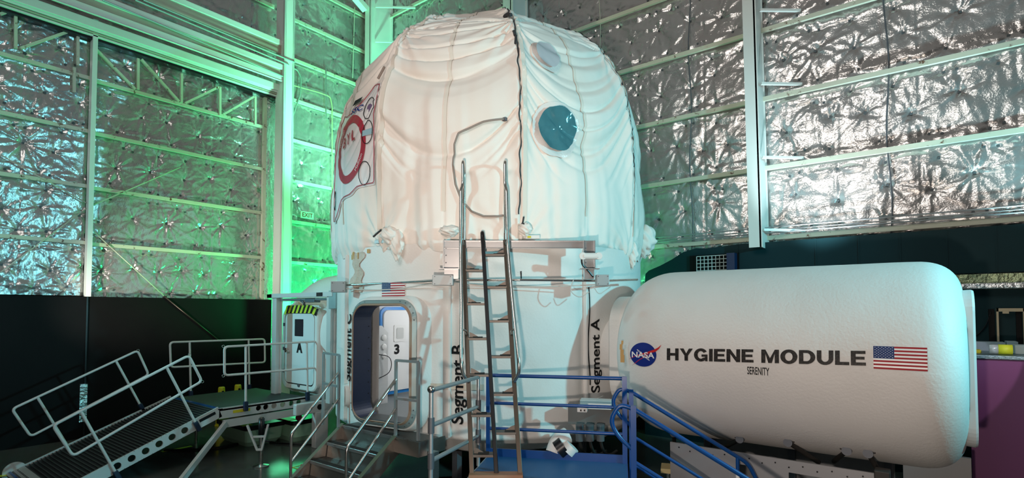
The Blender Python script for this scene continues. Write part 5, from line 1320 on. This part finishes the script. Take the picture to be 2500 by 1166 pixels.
for side, ys in ((-1, (660, 742, 827, 916, 1014, 1112)), (1, (622, 701, 784, 871, 963, 1057))):
    for y in ys:
        f = frac(side, y); a = LP(side, f); b = LP(0, frac(0, y)); b.z = a.z
        d = (b - a); n_ = Vector((-d.y, d.x, 0)).normalized()
        if n_.dot(Vector(fw)) < 0: n_ = -n_
        bm = NB(); c = (a + b) / 2 + n_ * .055; box(bm, c, (d.length - .03, .15, .03), frame_of(d), .003); tr_ = obj('tread', bm, TRM, lad)
        bm = NB(); box(bm, c + Vector((0, 0, .021)) - d.normalized() * (-.0 if side < 0 else .05), (d.length * .45, .10, .010), frame_of(d)); obj('grip', bm, NOSE, tr_)
        bm = NB(); g = a + n_ * .06 + d.normalized() * .03
        prism(bm, [g + Vector((0, 0, .015)), g + n_ * .0 + Vector((0, 0, .085)), g + d.normalized() * .05 + Vector((0, 0, .065)), g + d.normalized() * .13 + Vector((0, 0, .015))], n_ * .01); obj('gusset', bm, TRM, tr_)
bm = NB(); c = (Lb + Rb) / 2 + Vector((0, 0, -.015)) + lf * .03; box(bm, c, ((Rb - Lb).length + .06, .16, .05), frame_of(Rb - Lb), .005); obj('base_plate', bm, COPPER, lad)
for s_ in (-1, 1):
    g = lambda f, o, sd=0: LP(s_, f, o) + nl * sd
    ft = frac(s_, 388) if 0 else 1.0
    top = LP(s_, 1.0); T_ = (LP(s_, 1) - LP(s_, .9)).normalized()
    hz = PD(1128 if s_ < 0 else 1225, 388, 7.2).z
    zb_ = top.z; ex = nl * (.075 * s_)
    sd = .07 * s_
    fl_ = .37
    pts = [g(fl_ - .015, .02, .0), g(fl_ + .01, .10, sd * .9), g(fl_ + .05, .16, sd), g(fl_ + .30, .16, sd * .6), g(.93, .16, sd * .4), Vector((top.x, top.y, zb_ + .60)) + lf * .16 + nl * sd * .3,
           Vector((top.x, top.y, zb_ + .70)) + lf * .10 + nl * sd * .0, Vector((top.x, top.y, hz - .05)) + lf * .10, Vector((top.x, top.y, hz + .02)) - lf * .02, Vector((top.x, top.y, hz - .06)) - lf * .14, Vector((top.x, top.y, zb_ + .05)) - lf * .12]
    bm = NB(); tube(bm, pts, .0215, 12, fr=.10); obj('handrail', bm, SSTL, lad, 'auto')
    for f in (.55, .97):
        bm = NB(); tube(bm, fillet([g(f, .0), g(f + .01, .10, 0), g(f + .01, .155, sd * .5)], .05), .013, 8); obj('rail_bracket', bm, SSTL, lad, 'auto')
# ------------------------------------------------------------------ beam carrying the ladder, pipe ring, boxes
bmf = thing('landing_beam', 'aluminium channel beam with end brackets behind the ladder top', 'beam', PD(1270, 600, 7.5))
BL, BRr = PD(1084, 597, 7.45), PD(1450, 600, 7.48); BRr.z = BL.z
bm = NB(); beam(bm, BL, BRr, .05, .10, bev=.003); bd_ = (BRr - BL).normalized(); bn = Vector((-bd_.y, bd_.x, 0))
bn = bn if bn.dot(Vector(fw)) < 0 else -bn
beam(bm, BL + bn * .04 + Vector((0, 0, .05)), BRr + bn * .04 + Vector((0, 0, .05)), .05, .008); beam(bm, BL + bn * .04 - Vector((0, 0, .05)), BRr + bn * .04 - Vector((0, 0, .05)), .05, .008)
obj('channel', bm, ALU, bmf)
for (px0, px1, lab) in ((1084, 1122, 'L'), (1424, 1450, 'R')):
    A = PD(px0, 597, 7.42); B = PD(px1, 597, 7.42); zb_ = PD(px0, 657, 7.42).z
    bm = NB(); c = (A + B) / 2; h_ = A.z + .05 - zb_
    box(bm, Vector((c.x, c.y, (A.z + .05 + zb_) / 2)), ((B - A).length, .02, h_), frame_of(bd_)); 
    for e_ in (A, B): box(bm, Vector((e_.x, e_.y, (A.z + .05 + zb_) / 2)) + bn * .04, (.012, .08, h_), frame_of(bd_))
    ho = obj('bracket', bm, ALU, bmf)
    for k in range(4):
        bm = NB(); lathe(bm, [(.009, 0), (.009, .01)], Vector((A.x, A.y, A.z - .05 - .1 * k)) + bd_ * .03 + bn * .012, axis=bn, seg=8); obj('bolt', bm, DKFIT, ho)
    bm = NB(); box(bm, Vector((c.x, c.y, zb_)) + bn * .03, ((B - A).length + .12, .16, .012), frame_of(bd_)); box(bm, Vector((c.x, c.y, zb_ - .07)) + bn * .0, ((B - A).length * .9, .10, .13), frame_of(bd_)); obj('shelf_plate', bm, ALU, bmf)
for (px_, py_, s3) in ((1300, 577, (.20, .10, .05)),):
    t = thing('control_box', 'white flat box with yellow sticker lying on the channel beam', 'box', PD(px_, py_, 7.5)); bm = NB(); box(bm, PD(px_, py_ + 2, 7.52), s3, frame_of(bd_), .004); obj('body', bm, WPL, t)
    bm = NB(); box(bm, PD(px_ - 8, py_ + 1, 7.455), (.05, .004, .025), frame_of(bd_)); obj('yellow_sticker', bm, YEL, t)
bm = NB(); box(bm, PD(937, 590, 7.95) , (.26, .12, .05), Matrix.Rotation(R_(8), 3, 'Z'), .004); tag(obj('cable_box', bm, mat('pale_cyan_box', (.45, .58, .62), .4)), 'flat pale box on the habitat rim left of the ladder', 'box')
t = thing('rim_pipe', 'thin metal pipe strung round the habitat at flag height', 'pipe', PD(1270, 684, 7.4))
PP = [PD(815, 697, 8.45), PD(1082, 684, 7.40), PD(1270, 683, 7.28), PD(1472, 685, 7.45), PD(1556, 682, 8.2)]
for k, (a, b) in enumerate(zip(PP, PP[1:])):
    bm = NB(); tube(bm, [a, b], .016, 10); obj('pipe', bm, SSTL, t, 'auto')
bm = NB(); tube(bm, fillet([PP[0] + Vector((0, -.02, -.03)), (PP[0] + PP[1]) / 2 + Vector((0, -.03, -.12)), PP[1] + Vector((0, -.02, -.03))], 1), .008, 6)
tube(bm, fillet([PP[1] - Vector((0, 0, .03)), (PP[1] + PP[3]) / 2 + Vector((0, -.03, -.10)), PP[3] - Vector((0, 0, .05))], 1), .008, 6)
tube(bm, fillet([PD(1400, 683, 7.3), PD(1390, 710, 7.3), PD(1415, 728, 7.3), PD(1438, 712, 7.3)], .3), .007, 6); tube(bm, fillet([PD(1450, 700, 7.3), PD(1462, 720, 7.3), PD(1490, 700, 7.35)], .3), .006, 6); obj('cables', bm, CABLE, t, 'auto')
for k, (px_, py_, d_, sx3, lb) in enumerate(((1082, 684, 7.34, (.28, .14, .14), 'grey junction box on the rim pipe below the left bracket'), (1470, 684, 7.36, (.17, .16, .15), 'pale junction box on the rim pipe right of the black cable'), (828, 700, 8.3, (.22, .14, .17), 'junction box at the left end of the rim pipe'), (1268, 672, 7.6, (.07, .10, .12), 'small black box on the habitat right of the ladder'))):
    t = thing('junction_box', lb, 'junction box', PD(px_, py_, d_)); ang = frame_of(bd_)
    bm = NB(); box(bm, PD(px_, py_, d_), sx3, ang, .006); obj('body', bm, mat('box_grey', (.42, .45, .46), .45, .3) if k != 3 else BLKM, t)
    for a_ in (-1, 1):
        for b_ in (-1, 1):
            bm = NB(); lathe(bm, [(.007, 0), (.007, .006)], PD(px_, py_, d_) + bd_ * a_ * sx3[0] * .38 + Vector((0, 0, b_ * sx3[2] * .35)) + bn * (sx3[1] / 2), axis=bn, seg=6); obj('screw', bm, DKFIT, t)
# emergency twin lamp and its cable
t = thing('twin_lamp', 'white twin-headed lamp on the right bracket of the beam', 'lamp', PD(1440, 625, 7.3))
bm = NB(); tube(bm, [PD(1424, 625, 7.20), PD(1460, 625, 7.20)], .045, 16); obj('body', bm, WPL, t, 'auto')
for px_ in (1422, 1461):
    bm = NB(); lathe(bm, [(.02, 0), (.045, .01), (.05, .05), (.045, .055)], PD(px_, 625, 7.22), axis=-Vector(fw), seg=18); obj('head', bm, WPL, t, 'auto')
bm = NB(); tube(bm, fillet([PD(1420, 628, 7.3), PD(1420, 645, 7.32), PD(1436, 660, 7.34), PD(1448, 676, 7.36)], .1), .012, 8); obj('cable', bm, BLKM, t, 'auto')
cbl = []
for k in range(24):
    z = 3.05 - 1.45 * k / 23; cbl.append(cpt(R_(-18.3 + .25 * math.sin(k * .35)), z, .03))
bm = NB(); tube(bm, cbl, .009, 6); tag(obj('hanging_cable', bm, BLKM, None, 'auto'), 'black cable hanging down the seam beside the Segment A lettering', 'cable')
p = cpt(R_(-16), 1.30, .06)
bm = NB(); box(bm, p, (.02, .24, .22), Matrix.Rotation(R_(-16), 3, 'Z') @ Matrix.Rotation(.2, 3, 'X')); tag(obj('paper_tag', bm, WPL), 'white paper tag below the Segment A lettering', 'tag')
# ------------------------------------------------------------------ wall conduits and exit sign
def wline(nm, pts, x, r, m_, lb, fr=.08):
    bm = NB(); tube(bm, [PX(a, b, x) for a, b in pts], r, 8, fr=fr); return tag(obj(nm, bm, m_, None, 'auto'), lb, 'conduit')
GL = mat('green_grey_conduit', (.40, .46, .42), .4, .4)
wline('conduit', [(704, 163), (726, 170), (735, 190), (733, 230), (706, 310), (705, 560), (703, 700)], WX + .175, .022, GL, 'bent conduit dropping beside the corner column on the green-lit wall')
wline('conduit', [(704, 205), (780, 226), (806, 236), (811, 260), (811, 400), (812, 600)], WX + .17, .016, mat('yellow_conduit', (.50, .56, .25), .5), 'thin yellowish conduit bending down the green-lit wall')
wline('conduit', [(866, 18), (861, 190)], WX + .17, .014, CREAM, 'short straight conduit high on the green-lit wall')
wline('conduit', [(796, 160), (796, 290)], WX + .17, .016, GREYP, 'dark upright rod between girts on the green-lit wall')
for k, (a, b, lb) in enumerate((((330, 0), (705, 158), 'upper electrical conduit slanting above the hangar door beams'), ((350, 0), (720, 152), 'second electrical conduit slanting above the hangar door beams'), ((250, 0), (690, 186), 'conduit clipped along the white beam over the hangar door'))):
    xq = LX + [.70, .70, .66][k]; A = PX(*a, xq); B = PX(*b, xq); z = (A.z + B.z) / 2
    bm = NB(); tube(bm, [A, B], .02, 8); tag(obj('conduit', bm, GL, None, 'auto'), lb, 'conduit')
c = PX(750, 525, WX + .19); t = thing('exit_sign', 'white EXIT sign with dark letters on the green-lit wall', 'sign', c)
bm = NB(); box(bm, c, (.03, .42, .20), None, .004); obj('panel', bm, mat('sign_white', (.72, .72, .66), .5), t)
bm = fit_text('EXIT', .34, .13, .02)
for v in bm.verts: v.co = c + Vector((.018, v.co.x, v.co.y))
obj('lettering', bm, mat('sign_red', (.30, .04, .03), .5), t)
